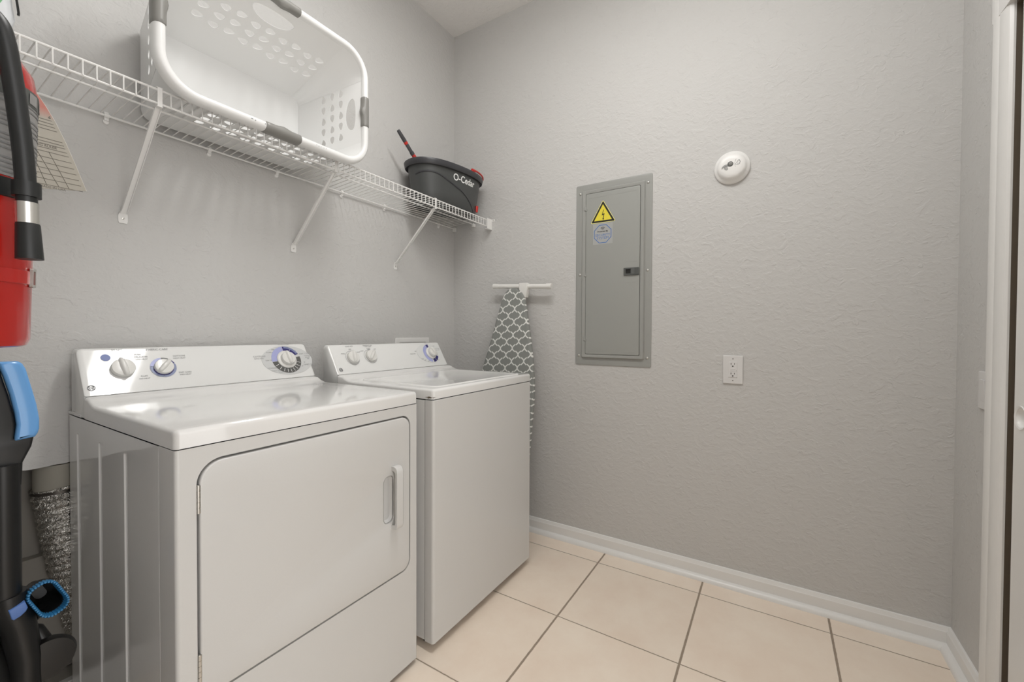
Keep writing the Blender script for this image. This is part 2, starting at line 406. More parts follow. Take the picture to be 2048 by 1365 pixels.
def base_profile():     # (out from wall, z): board with ogee top and quarter-round shoe
    p = [(0, 0), (.036, 0)]
    for i in range(1, 7):
        a = PI/2*i/6; p.append((.014+.022*math.cos(a), .022*math.sin(a)))
    p += [(.014, .055), (.0135, .060), (.0105, .064), (.0095, .069), (.008, .0715), (.0072, .0745), (.004, .0762), (0, .0762)]
    return p
bp = base_profile()
b1 = MB(); n_ = len(bp)
b1.loft([[(-o_, 0, z) for o_, z in bp], [(-o_, YF+o_, z) for o_, z in bp]], cap0=True)
struct('baseboard_right', b1, TRIM, angle=30)
b2 = MB(); b2.loft([[(-o_, YF+o_, z) for o_, z in bp], [(DX1+.092, YF+o_, z) for o_, z in bp]], cap1=True)
struct('baseboard_front', b2, TRIM, angle=30)
b3 = MB(); b3.loft([[(0, -o_, z) for o_, z in bp], [(rx1+.02, -o_, z) for o_, z in bp]], cap0=True, cap1=True)
struct('baseboard_back', b3, TRIM, angle=30)
# door casing (profiled) and jamb
cs = MB()
cprof = [(0, 0), (0, .012), (.006, .0165), (.012, .0175), (.040, .0175), (.046, .015), (.052, .0165), (.085, .0145), (.095, .011), (.100, .0045), (.1, 0)]
x_out = -.2895
cs.loft([[(x_out-.0-u*1.0, YF+w, 0) for u, w in cprof], [(x_out-u, YF+w, DZ+.085) for u, w in cprof]], cap0=True, cap1=True)
cs.box(DX0-.05, x_out, YF, YF+.0165, DZ-.005, DZ+.085)
cs.box(DX0-.085, DX0+.012, YF, YF+.0165, 0, DZ+.085)
struct('trim_1', cs, TRIM, angle=30)
jb = MB(); jb.box(DX1-.004, DX1, YF-.12, YF, 0, DZ); jb.box(DX0, DX0+.012, YF-.12, YF, 0, DZ); jb.box(DX0, DX1, YF-.12, YF, DZ-.012, DZ)
struct('trim_2', jb, mat('dark_jamb', (.11, .085, .06), .6), smooth=False)
# sliding door with a round finger cup
dr = thing('door_1', 'white sliding closet door with round finger pull', 'door', (-.86, YF-.05, .01)); dr['kind'] = 'structure'
cupx, cupz = .461, .907
dm = MB(); dm.plate([[(.4245, .01), (1.28, .01), (1.28, DZ-.015), (.4245, DZ-.015)], circle(cupx, cupz, .026, 28)], .034, M=T((0, YF-.035, 0)) @ AX_F)
link('door_panel', dm, TRIM, dr, angle=30)
cp = MB(); cp.lathe([(.0001, -.012), (.018, -.011), (.0245, -.006), (.0265, .0005), (.031, .0022), (.032, .0)], 32, M=T((0, YF-.001, 0)) @ AX_F @ T((cupx, cupz, 0)), cap1=False)
link('finger_pull', cp, DETW, dr)

# ceiling lamp: four-foot wraparound fixture
LX, LY = -1.12, -1.30
lamp = thing('ceiling_lamp', 'long white wraparound light fixture on the middle of the laundry ceiling', 'lamp', (LX, LY, H))
lm = MB(); lm.box(LX-.15, LX+.15, LY-.61, LY+.61, H-.020, H)
link('lamp_base', lm, TRIM, lamp, bevel=.002)
def lens_ring(y):
    pts = [(-.140, -.018), (-.146, -.040), (-.142, -.062), (-.128, -.078), (-.100, -.084), (-.05, -.086), (0, -.087)]
    pts = pts+[(-a, b) for a, b in pts[-2::-1]]
    return [(LX+a, y, H+b) for a, b in pts]
lm = MB(); lm.loft([lens_ring(LY-.600), lens_ring(LY+.600)], closed=False); link('lamp_diffuser', lm, LAMPM, lamp, angle=60)
for sg in (-1, 1):
    lm = MB(); rg = lens_ring(LY+sg*.600); rg2 = lens_ring(LY+sg*.611)
    lm.loft([rg, rg2], closed=True, cap0=True, cap1=True); link('end_cap', lm, TRIM, lamp)

# ================================================================= DRYER
DXa, DXb, DYf, DYb = -1.739, -1.0585, -.721, -.012
NP = Vector((0, -.871, .491)); VP = Vector((0, .491, .871))
def panel_matrix(cx_, y, z):
    """frame on the sloping console: u=x, v=up the slope, w=outward"""
    return Matrix(((1, 0, 0, cx_), (0, VP.y, NP.y, y), (0, VP.z, NP.z, z), (0, 0, 0, 1)))

def ge_badge(mb, M):
    mb.plate([circle(0, 0, .0086, 28), circle(0, 0, .0072, 28)], .0003, M=M)
    for k in range(4):
        a = PI/4+PI/2*k; mb.plate([arcband(.0012, .0024, math.degrees(a)-120, math.degrees(a)+120, 10, .0052*math.cos(a), .0052*math.sin(a))], .0003, M=M)
    mb.text('GE', .0088, M, shear=.25, bold=.00012, sx=.95)

def knob(parent, M, r, h, ang, skirt=None, label=None, extra_r=None):
    mb = MB()
    if skirt: mb.lathe([(skirt, 0), (skirt, .005), (skirt-.004, .0085), (r+.002, .009)], 40, M=M, cap0=False, cap1=True)
    z0 = .009 if skirt else 0
    mb.lathe([(r, z0+.001), (r, z0+h*.45), (r*.96, z0+h*.55), (r*.6, z0+h*.62)], 40, M=M, cap0=False, cap1=True)
    o = link('knob', mb, KNOB, parent, label=label)
    # finger bar across the knob with a pointer end
    m2 = M @ Matrix.Rotation(math.radians(ang), 4, 'Z')
    br = MB(); w = r*.30
    sec = []
    for v, ww, hh_ in ((-r*1.02, .45, .72), (-r*.8, .8, .98), (0, 1.0, 1.0), (r*.75, .8, .98), (r*1.02, .5, .8), (r*1.14, .25, .6)):
        sec.append([(-w*ww*1.15, v, z0+h*.5), (w*ww*1.15, v, z0+h*.5), (w*ww*.75, v, z0+h*hh_*.93), (w*ww*.35, v, z0+h*hh_), (-w*ww*.35, v, z0+h*hh_), (-w*ww*.75, v, z0+h*hh_*.93)])
    br.loft(sec, cap0=True, cap1=True, M=m2)
    link('grip_bar', br, KNOB, o, angle=50)
    return o

dry = thing('clothes_dryer', 'white front-door clothes dryer with three console knobs, left of the washer', 'dryer', ((DXa+DXb)/2, (DYf+DYb)/2, 0))
# cabinet: sides with pressed ribs
cb = MB()
def side_panel(x, sgn, y0, y1, z0, z1, ribs, cb):
    loops = [[(-y1, z0), (-y0, z0), (-y0, z1), (-y1, z1)]]
    for a, b in ribs: loops.append(rrect(-b, -a, z0+.06, .838, .012, rs=(.012, .02, .006, .012)))
    M_ = T((x, 0, 0)) @ AX_B if sgn < 0 else T((x, 0, 0)) @ AX_B @ Matrix.Scale(-1, 4, (0, 0, 1))
    cb.plate(loops, .001, M=M_, w0=-.001)
    for a, b in ribs:
        lp = rrect(-b, -a, z0+.06, .838, .012, rs=(.012, .02, .006, .012))
        cxx = (-a-b)/2; czz = (z0+.06+.838)/2
        inner = [((p[0]-cxx)*(1-.030)+cxx, (p[1]-czz)*(1-.005)+czz) for p in lp]
        cb.loft([[(p[0], p[1], 0) for p in lp], [(p[0], p[1], -.0030) for p in inner]], cap1=True, M=M_)
ribs = [(-.216, -.080), (-.403, -.262), (-.582, -.440)]
side_panel(DXa, -1, -.640, DYb, .02, .882, ribs, cb)
side_panel(DXb, 1, -.640, DYb, .02, .882, ribs, cb)
cb.box(DXa+.008, DXb-.008, DYb-.004, DYb, .02, .884)          # back
cb.box(DXa+.008, DXb-.008, DYb-.004, -.70, .02, .024)          # bottom pan
# wrap-around front panel with door opening
fr = MB(); r_ = .008
def front_ring(z, inset=0):
    pts = [(DXa, -.6425)]
    for i in range(7):
        a = PI+PI/2*i/6; pts.append((DXa+r_+r_*math.cos(a), DYf+r_+r_*math.sin(a)))
    pts.append((DXa+r_+.003, DYf+.0003))
    left = pts
    right = [(2*(DXa+DXb)/2-p[0], p[1]) for p in reversed(pts)]
    return left, right
l_, rr_ = front_ring(0)
fr.loft([[(p[0], p[1], .018) for p in l_], [(p[0], p[1], .8835) for p in l_]], closed=False)
fr.loft([[(p[0], p[1], .018) for p in rr_], [(p[0], p[1], .8835) for p in rr_]], closed=False)
dl = rrect(-1.7020, -1.0930, .3415, .8530, .04, 8, rs=(.034, .036, .050, .05))
fr.plate([[(DXa+r_-.0002, .018), (DXb-r_+.0002, .018), (DXb-r_+.0002, .8835), (DXa+r_-.0002, .8835)], dl], .001, M=T((0, DYf, 0)) @ AX_A, w0=-.001)
fr.loft([[(p[0], p[1], 0) for p in dl], [(p[0], p[1], -.022) for p in dl]], M=T((0, DYf, 0)) @ AX_A)
fr.box(DXa+.01, DXb-.01, DYf+.0215, DYf+.023, .30, .88)
fr.box(DXa+.003, DXb-.003, -.6425, -.641, .02, .883)
link('cabinet', cb, APPL, dry, angle=30)
link('front_panel', fr, APPL_FRONT, dry, angle=30)
# small slots beside the door edge
# top panel: flat deck with rounded edge and a concave riser to the console
def deck_profile(yf, zt, zs, yr, zr):
    """y,z outline of the lid skirt: front, deck, riser up to the console"""
    p = [(yf+.004, zs), (yf, zs+.001)]
    for i in range(7):
        a = PI - (PI/2)*i/6; p.append((yf+.011+.011*math.cos(a), zt-.011+.011*math.sin(a)))
    p += [(yf+.03, zt+.0004), (yr-.105, zt)]
    y0, z0 = yr-.095, zt
    for i in range(1, 9):
        t_ = i/8; a = -PI/2+math.radians(60)*t_
        p.append((y0+.068*math.sin(math.radians(60)*t_)*1.25, z0+.068*(1-math.cos(math.radians(60)*t_))*.62))
    return p
def top_panel(xa, xb, yf, zt, zs, yr, zr, yb, name, m, parent, edge_r=.009):
    p = deck_profile(yf, zt, zs, yr, zr)
    p[-1] = (yr, zr)
    # cross sections run along x: side edges rolled down to the skirt
    def ring(x, drop):
        out = []
        for y, z in p: out.append((x, y, max(z-drop, zs)))
        return out
    secs = [(xa, None), (xa+.0006, .0060), (xa+.0025, .0030), (xa+.006, .0008), (xa+.010, 0), (xb-.010, 0), (xb-.006, .0008), (xb-.0025, .0030), (xb-.0006, .0060), (xb, None)]
    mb = MB(); rings = []
    for x, d in secs:
        if d is None: rings.append([(x, y, max(min(z-.0085, z), zs)) for y, z in p])
        else: rings.append(ring(x, d))
    # pull in the rounded plan corner at the front
    for k, rg in enumerate(rings):
        x = rg[0][0]; dd = min(x-xa, xb-x); rc = .014
        if dd < rc:
            off = rc-math.sqrt(max(rc*rc-(rc-dd)**2, 0))
            rings[k] = [(q[0], q[1]+off*max(0, 1-(q[1]-yf)/.03), q[2]) for q in rg]
    mb.loft(rings, closed=False)
    for xx, rg in ((xa, rings[0]), (xb, rings[-1])):
        n = len(rg); vs_ = list(rg)+[(xx, q[1], zs) for q in rg]
        mb.add(vs_, [(i, i+1, n+i+1, n+i) for i in range(n-1)])
    return link(name, mb, m, parent, angle=35)
top_panel(DXa-.0, DXb+.0, DYf-.0015, .9245, .8850, -.150, .9435, -.10, 'top_panel', APPL, dry)
sm = MB(); sm.box(DXa+.004, DXb-.004, DYf+.004, DYb-.002, .8825, .8870); link('seam_shade', sm, SEAM, dry, label='black strip painting the shade in the gap under the top panel')
lg = MB(); lg.box(DXa, DXb, -.118, .0-.004, .8845, .893); link('rear_flange', lg, APPL, dry, bevel=.001)
def console(xa, xb, yb, yt, zt, yr, zr, zb, name, m, parent):
    """sloping control console as a rounded box: outline in the y-z plane, softly rounded at both ends"""
    base = [(yr+.0005, zr+.0012)]
    # front face up to the rounded top edge
    ft = Vector((yt, zt)); fb = Vector((yr, zr)); d = (ft-fb).normalized(); nrm = Vector((-d.y, d.x))
    R = .010; base.append(tuple(ft-d*R*1.3))
    c = ft-d*R*1.3-nrm*R
    a0 = math.atan2(nrm.y, nrm.x); a1 = math.pi/2
    for i in range(1, 6):
        a = a0+(a1-a0)*i/5; base.append((c.x+R*math.cos(a), c.y+R*math.sin(a)))
    base += [(yb-.004, base[-1][1]), (yb, base[-1][1]-.004), (yb, zb), (yr+.03, zb), (yr+.012, zr-.02)]
    cen = Vector((sum(p[0] for p in base)/len(base), sum(p[1] for p in base)/len(base)))
    mb = MB(); rings = []
    for x, k, dr_ in ((xa, .004, .013), (xa+.0010, .002, .0085), (xa+.003, .0008, .0048), (xa+.006, 0, .0022), (xa+.011, 0, .0004), (xa+.014, 0, 0), (xb-.014, 0, 0), (xb-.011, 0, .0004), (xb-.006, 0, .0022), (xb-.003, .0008, .0048), (xb-.0010, .002, .0085), (xb, .004, .013)):
        x = min(max(x, xa+.0004), xb-.0004); rg = []
        for y, z in base:
            v = Vector((y, z))-cen; l = v.length; v = v*(1-k/l); zz_ = cen.y+v.y; rg.append((x, cen.x+v.x, zz_-dr_*max(0, (zz_-(zt-.04))/.04)))
        rings.append(rg)
    mb.loft(rings, cap0=True, cap1=True)
    mb.box(xa+.0010, xb-.0010, yr+.003, yb-.0006, .8868, zr-.004)
    return link(name, mb, m, parent, angle=32)
console(DXa, DXb, -.034, -.0735, 1.0795, -.150, .9445, .893, 'console', CONS, dry)
def PM(cx_, cz_, yr=-.150, zr=.9445):
    """point on the console face at height cz"""
    t_ = (cz_-zr)/VP.z
    return panel_matrix(cx_, yr+VP.y*t_, cz_) @ T((0, 0, .0006))
# marks on the dryer console
mk = MB(); ge_badge(mk, PM(-1.722, .966)); link('badge', mk, PRINTD, dry)
mk = MB(); mk.plate([circle(0, 0, .0108, 28)], .0004, M=PM(-1.6805, 1.0465)); link('blue_dot', mk, BLUEDOT, dry, label='round blue sticker')
mk = MB()
for tx, x, z, s in (('START', -1.652, 1.067, .0065), ('PUSH', -1.607, 1.052, .0048), ('FABRIC CARE', -1.556, 1.066, .0068), ('DELICATES', -1.600, 1.045, .0048), ('LOW HEAT', -1.600, 1.038, .0044), ('COTTONS', -1.503, 1.044, .0052), ('HIGH HEAT', -1.503, 1.037, .0048),
                    ('EASY CARE', -1.497, .992, .0052), ('MED HEAT', -1.497, .985, .0048), ('FLUFF', -1.602, .988, .0048), ('NO HEAT', -1.602, .981, .0044),
                    ('AUTOMATIC DRY', -1.150, 1.0715, .0042), ('COTTONS', -1.254, 1.030, .0068), ('AUTO DRY', -1.258, 1.022, .0052), ('EASY CARE', -1.076, 1.033, .0064), ('WRINKLE', -1.066, 1.025, .0046), ('GUARD', -1.066, 1.019, .0046), ('ON', -1.066, 1.013, .0046),
                    ('TIMED DRY', -1.070, .990, .0068), ('LESS DRY', -1.222, 1.014, .005), ('MORE DRY', -1.208, 1.043, .005), ('DRY', -1.196, 1.053, .005), ('OFF', -1.150, 1.058, .0055), ('OFF', -1.112, 1.045, .0048), ('OFF', -1.108, 1.032, .0048),
                    ('DEWRINKLE', -1.216, .985, .0052), ('20', -1.158, .968, .006), ('30', -1.138, .970, .006), ('40', -1.119, .975, .006), ('60', -1.100, .986, .006), ('80', -1.086, 1.000, .005), ('COOL DOWN', -1.202, .975, .0052), ('TOUCH UP', -1.184, .968, .0052)):
    mk = MB(); mk.text(tx, s*1.35, PM(x, z) @ T((0, 0, .0007))); link('lettering', mk, PRINTL, dry)
# dial rings
c3 = (-1.1555, 1.0135); c2 = (-1.5505, 1.0105); c1 = (-1.648, 1.0130)
mk = MB(); mk.plate([circle(0, 0, .100, 56, ry=.0625)], .0004, M=PM(-1.150, 1.012)); dial = link('dial_field', mk, OVALG, dry, label='pale grey oval field round the timer knob')
def ring_set(c, r0, r1, segs, parent, up=.0008):
    for a0, a1, m in segs:
        q = MB(); q.plate([arcband(r0, r1, a0, a1)], .0003, M=PM(*c) @ T((0, 0, up))); link('ring_segment', q, m, parent)
ring_set(c3, .036, .0575, [(96, 186, LAV), (62, 94, NAVY), (24, 60, NAVY), (188, 372, DGREY)], dry)
ring_set(c3, .050, .0578, [(28, 88, SLATE)], dry, .0012)
mk = MB()
for a in [207, 227, 245, 261, 277, 293, 309, 325, 343]:
    mk.box(.040, .054, -.0008, .0008, 0, .0003, M=PM(*c3) @ T((0, 0, .0012)) @ Matrix.Rotation(math.radians(a), 4, 'Z'))
link('tick_marks', mk, PRINTW, dry)
ring_set(c2, .024, .0335, [(95, 170, LAV), (172, 215, SLATE), (216, 262, SLATE), (264, 350, SLATE), (352, 380, SLATE), (22, 52, NAVY), (60, 92, DGREY)], dry)
ring_set(c2, .024, .0275, [(190, 340, NAVY)], dry, .0012)
knob(dry, PM(*c1), .0275, .024, 8)
knob(dry, PM(*c2), .0245, .022, -42)
knob(dry, PM(*c3), .0265, .022, 6, skirt=.0375)
# door with recessed pocket and bar handle
door = MB()
dlo = rrect(-1.6965, -1.0955, .3445, .8475, .04, 8, rs=(.032, .034, .046, .046))
pocket = rrect(-1.2045, -1.1635, .525, .672, .018, 6)
door.plate([dlo, pocket], .018, bevel=.004, M=T((0, DYf, 0)) @ AX_A, w0=-.0170)
pin = [((p[0]+1.184)*.72-1.184, (p[1]-.5985)*.90+.5985) for p in pocket]
door.loft([[(p[0], p[1], .0005) for p in pocket], [(p[0], p[1], -.006) for p in pocket], [(p[0], p[1], -.0135) for p in pin]], cap1=True, M=T((0, DYf, 0)) @ AX_A)
dob = link('door', door, APPL_FRONT, dry, angle=35)
hd = MB()
M_ = T((0, DYf, 0)) @ AX_A
prof = [(.7005, .001), (.7010, .012), (.6985, .020), (.692, .0245), (.680, .0262), (.52, .0262), (.510, .0245), (.5045, .020), (.5035, .001)]
inn = [(.688, .001), (.6870, .012), (.682, .0165), (.676, .018), (.6, .018), (.524, .018), (.519, .0165), (.5165, .012), (.5155, .001)]
hd.loft([[(-1.1745, v, w) for v, w in prof+inn[::-1]], [(-1.1735, v, w+.0004) for v, w in prof+inn[::-1]], [(-1.1495, v, w+.0004) for v, w in prof+inn[::-1]], [(-1.1480, v, w-.001) for v, w in prof+inn[::-1]]], M=M_)
n2 = len(prof)
for xx in (-1.1745, -1.1480):
    pv = [(xx, v, w) for v, w in prof]+[(xx, v, w) for v, w in inn]
    hd.add(pv, [(i, i+1, n2+i+1, n2+i) for i in range(n2-1)], M_)
link('door_handle', hd, APPL_FRONT, dob, angle=35)
for zz in (.773, .414):
    hg = MB()
    for k in range(5):
        hg.tube([(-1.6985, DYf+.0005, zz-.029+k*.0118), (-1.6985, DYf+.0005, zz-.029+k*.0118+.0110)], .0042, 12)
    hg.tube([(-1.6985, DYf+.0005, zz-.03), (-1.6985, DYf+.0005, zz+.03)], .003, 8)
    link('hinge', hg, METAL, dob)
ft = []
for fx in (DXa+.05, DXb-.05):
    for fy in (DYf+.05, DYb-.05):
        q = MB(); q.lathe([(.018, 0), (.02, .004), (.02, .010), (.008, .012), (.008, .024)], 20, M=T((fx, fy, 0))); link('foot', q, BLACK, dry)

# ================================================================= WASHER
WXa, WXb, WYf, WYb = -1.0062, -.319, -.7442, -.095
wsh = thing('washing_machine', 'white top-loading washing machine right of the dryer, with rusty lid corner', 'washing machine', ((WXa+WXb)/2, (WYf+WYb)/2, 0))
cb = MB(); cb.box(WXa+.002, WXb-.002, WYb, -.7015, .034, .886)
link('cabinet', cb, APPL, wsh, bevel=.002)
fr = MB(); r_ = .010
pts = [(WXa, -.7052)]
for i in range(7):
    a = PI+PI/2*i/6; pts.append((WXa+r_+r_*math.cos(a), WYf+r_+r_*math.sin(a)))
pts += [(WXa+WXb-p[0], p[1]) for p in reversed(pts)]
pin = [(p[0]+(.004 if p[0] < -.66 else -.004), min(p[1]+.002, -.7052)) for p in pts]
fr.loft([[(p[0], p[1], .031) for p in pin], [(p[0], p[1], .033) for p in pts], [(p[0], p[1], .886) for p in pts], [(p[0], p[1], .8885) for p in pin]], cap0=True, cap1=True)
link('front_panel', fr, APPL_FRONT, wsh, angle=32)
rust(RUSTY, -1.0062-(WXa+WXb)/2+.010, -.722-(WYf+WYb)/2, .8975)
tp = top_panel(WXa, WXb, WYf-.001, .9265, .8908, -.2225, .9455, -.17, 'top_panel', RUSTY, wsh)
sm = MB(); sm.box(WXa+.005, WXb-.005, WYf+.005, WYb-.002, .885, .8930); link('seam_shade', sm, SEAM, wsh, label='black strip painting the shade in the gap under the top panel')
sm = MB(); sm.box(WXa+.003, WXb-.003, -.7046, -.7014, .036, .885); link('seam_shade', sm, SEAM, wsh, label='black strip painting the shade in the gap behind the front panel')
# lid door: shallow dished panel with raised border
ld = MB(); Mz = T((0, 0, .9267))
lo = rrect(WXa+.045, WXb-.045, -.715, -.300, .03, 6); li = rrect(WXa+.062, WXb-.062, -.700, -.315, .022, 6); lj = rrect(WXa+.070, WXb-.070, -.692, -.323, .018, 6)
ld.loft([[(p[0], p[1], .0) for p in lo], [(p[0]*1, p[1], .0028) for p in rrect(WXa+.0475, WXb-.0475, -.7125, -.3025, .028, 6)], [(p[0], p[1], .0030) for p in li], [(p[0], p[1], .0008) for p in lj]], cap1=True, M=Mz)
link('lid', ld, APPL, wsh, angle=50)
console(WXa, WXb, -.125, -.1500, 1.0735, -.2225, .9465, .90, 'console', CONS, wsh)
bk_ = MB(); bk_.box(WXa+.004, WXb-.004, -.12, WYb, .8935, .902); link('rear_flange', bk_, APPL, wsh)
def PW(x, z): return PM(x, z, -.2225, .9465)
mk = MB(); ge_badge(mk, PW(-.983, .9655)); link('badge', mk, PRINTD, wsh)
mk = MB()
for tx, x, z, s in (('LOAD SIZE', -.905, 1.060, .0062), ('MED', -.905, 1.0475, .0052), ('SMALL', -.946, 1.030, .0055), ('LARGE', -.868, 1.034, .0052), ('TEMPERATURE', -.806, 1.0612, .0062), ('WASH / RINSE', -.806, 1.0555, .0042), ('WARM', -.806, 1.0485, .005), ('COLD', -.806, 1.043, .0046),
                    ('COLD', -.846, 1.038, .005), ('HOT', -.771, 1.044, .005), ('DELICATES', -.545, 1.013, .0056), ('OFF', -.520, 1.025, .005), ('COTTONS', -.352, 1.033, .0052), ('EASY CARE', -.352, 1.026, .0046), ('SPIN', -.372, 1.047, .0046), ('SOAK', -.49, .985, .0046), ('RINSE', -.475, .978, .0046), ('KNITS', -.452, .972, .0046), ('CASUALS', -.385, .974, .0052), ('8', -.378, .998, .0056),
                    ('CYCLE SELECTOR', -.415, 1.0662, .0042)):
    mk = MB(); mk.text(tx, s*1.3, PW(x, z) @ T((0, 0, .0007))); link('lettering', mk, PRINTL, wsh)
mk = MB(); mk.plate([circle(0, 0, .094, 52, ry=.056)], .0004, M=PW(-.4200, 1.0125)); link('dial_field', mk, mat('very_pale_grey_dial_field', (.72, .725, .715), .15, coat=.3), wsh, label='pale grey oval field round the cycle knob')
def PWs(c): return PW(*c)
cw3 = (-.4155, 1.0115)
for a0, a1, m in [(110, 262, LAV), (88, 108, NAVY), (-58, -24, NAVY), (-88, -61, NAVY), (-22, 40, OVALG)]:
    q = MB(); q.plate([arcband(.033, .052, a0, a1)], .0003, M=PW(*cw3) @ T((0, 0, .0008))); link('ring_segment', q, m, wsh)
for c in ((-.906, 1.0115), (-.8085, 1.0135)):
    q = MB(); q.plate([circle(0, 0, .0345, 32), circle(0, 0, .033, 32)], .0003, M=PW(*c)); link('ring_outline', q, PRINTL, wsh)
knob(wsh, PW(-.906, 1.0115), .0275, .024, -10)
knob(wsh, PW(-.8085, 1.0135), .0265, .024, -42)
knob(wsh, PW(*cw3), .024, .026, 28, skirt=.034)
for fx in (WXa+.05, WXb-.05):
    for fy in (WYf+.07, WYb-.05):
        q = MB(); q.lathe([(.018, 0), (.02, .004), (.02, .010), (.008, .012), (.008, .038)], 20, M=T((fx, fy, 0))); link('foot', q, BLACK, wsh)

# ================================================================= WATER OUTLET BOX behind the washer
ob = thing('outlet_box', 'white plastic washer outlet box on the wall behind the washing machine', 'outlet box', (-.365, 0, .97))
q = MB(); q.plate([rrect(-.4945, -.2350, .85, 1.0915, .004, 2), rrect(-.468, -.262, .876, 1.066, .004, 2)], .008, bevel=.0015, M=AX_A); link('frame', q, DETW, ob)
q = MB(); q.plate([rrect(-.470, -.260, .874, 1.068, .004, 2)], .002, M=AX_A, w0=.0002); link('back_plate', q, DETW, ob)
for hx in (-.41, -.33):
    q = MB(); q.tube([(hx, -.002, 1.0), (hx, -.03, 1.0)], .009, 12); q.tube([(hx-.018, -.033, 1.0), (hx+.018, -.033, 1.0)], .005, 10); link('valve', q, METAL, ob)

# ================================================================= WIRE SHELF
YS = -.285
ZT, ZB = 1.7925, 1.7545
shf = thing('wire_shelf', 'long white wire shelf braced to the wall above the washer and dryer', 'shelf', (-1.0, 0, 1.78))
xs0, xs1 = -1.893, -.020
q = MB(); q.tube([(xs0, YS, ZT), (-.046, YS, ZT)], .0032, 8); link('front_rail', q, WIRE, shf)
q = MB(); q.tube([(xs0, YS, ZB), (-.046, YS, ZB)], .0032, 8); link('lip_rail', q, WIRE, shf)
q = MB(); q.tube([(xs0, -.165, ZT-.0065), (xs1, -.165, ZT-.0065)], .0030, 8); link('middle_rail', q, WIRE, shf)
q = MB(); q.tube([(xs0, -.012, ZT-.0150), (xs1, -.012, ZT-.0150)], .0036, 8); link('back_rail', q, WIRE, shf)
q = MB(); x = -1.8684
while x < -.05:
    q.tube([(x, -.010, ZT-.0095), (x, -.165, ZT-.0005), (x, YS+.002, ZT+.0012), (x, YS-.0042, ZT-.002), (x, YS-.0045, ZB-.001)], .0016, 6)
    x += .02556
link('deck_wires', q, WIRE, shf)
def brace(x):
    M_ = Matrix.Identity(4)
    q = MB()
    a = Vector((x, -.006, 1.492)); b = Vector((x, YS+.006, ZB-.004))
    d = (b-a); ln = d.length; d.normalize(); s_ = Vector((1, 0, 0)); n_v = s_.cross(d)
    Mx = Matrix(((s_.x, n_v.x, d.x, a.x), (s_.y, n_v.y, d.y, a.y), (s_.z, n_v.z, d.z, a.z), (0, 0, 0, 1)))
    sec = lambda z, w, k: [(-w, -.0008, z), (w, -.0008, z), (w, .0008+k, z), (w-.0012, .0008+k, z), (w-.0012, .0008, z), (-w+.0012, .0008, z), (-w+.0012, .0008+k, z), (-w, .0008+k, z)]
    q.loft([sec(0, .0085, .001), sec(.02, .0075, .006), sec(ln*.5, .0070, .006), sec(ln-.01, .0070, .006), sec(ln, .0070, .004)], cap0=True, cap1=True, M=Mx)
    # top hook gripping the rails
    q.box(x-.0055, x+.0055, YS-.0062, YS-.0048, ZB-.010, ZT+.005); q.box(x-.007, x+.007, YS-.006, YS+.006, ZT+.0038, ZT+.0052); q.box(x-.007, x+.007, YS-.006, YS+.012, ZB-.010, ZB-.0085)
    # flattened foot
    q.loft([[(x-.0095, -.001, 1.462), (x+.0095, -.001, 1.462), (x+.0095, -.003, 1.462), (x-.0095, -.003, 1.462)],
            [(x-.0115, -.001, 1.468), (x+.0115, -.001, 1.468), (x+.0115, -.003, 1.468), (x-.0115, -.003, 1.468)],
            [(x-.0115, -.001, 1.486), (x+.0115, -.001, 1.486), (x+.0115, -.003, 1.486), (x-.0115, -.003, 1.486)],
            [(x-.0085, -.004, 1.500), (x+.0085, -.004, 1.500), (x+.0085, -.0075, 1.496), (x-.0085, -.0075, 1.496)]], cap0=True, cap1=True)
    o = link('support_brace', q, WIRE, shf, angle=30)
    s2 = MB(); s2.lathe([(.0035, 0), (.0034, .001), (.002, .0016)], 14, M=T((x, -.003, 1.477)) @ AX_A); link('screw', s2, METAL, o)
for bx in (-1.613, -1.060, -.492): brace(bx)
for cx_ in (-1.651, -1.375, -1.132, -.828, -.572, -.270, -.150):
    q = MB(); q.box(cx_-.005, cx_+.005, -.011, 0, ZT-.029, ZT-.004); q.tube([(cx_-.006, -.012, ZT-.015), (cx_+.006, -.012, ZT-.015)], .0062, 12)
    q.lathe([(.008, 0), (.007, .006), (.004, .008)], 14, M=T((cx_, 0, ZT-.031)) @ AX_A)
    link('wall_clip', q, WIRE, shf)
# end brackets on the right wall
q = MB(); q.box(-.0025, 0, YS-.030, YS+.012, ZT-.006, ZT+.008)
q.box(-.048, -.0005, YS-.0095, YS-.0065, ZB-.014, ZT+.008); q.box(-.048, 0, YS-.0095, YS+.010, ZB-.016, ZB-.013); q.box(-.0022, 0, YS-.0095, YS+.010, ZB-.016, ZT+.006)
eb = link('end_bracket', q, WIRE, shf, bevel=.0006)
s2 = MB(); s2.lathe([(.0035, 0), (.0034, .001), (.002, .0016)], 14, M=T((-.0025, YS-.021, ZT+.001)) @ AX_B); link('screw', s2, METAL, eb)
q = MB(); q.box(-.022, 0, -.172, -.158, ZT-.022, ZT-.002); link('end_bracket', q, WIRE, shf, bevel=.001)
q = MB(); q.box(-.018, 0, -.020, -.002, ZT-.032, ZT-.006); link('end_bracket', q, WIRE, shf, bevel=.001)

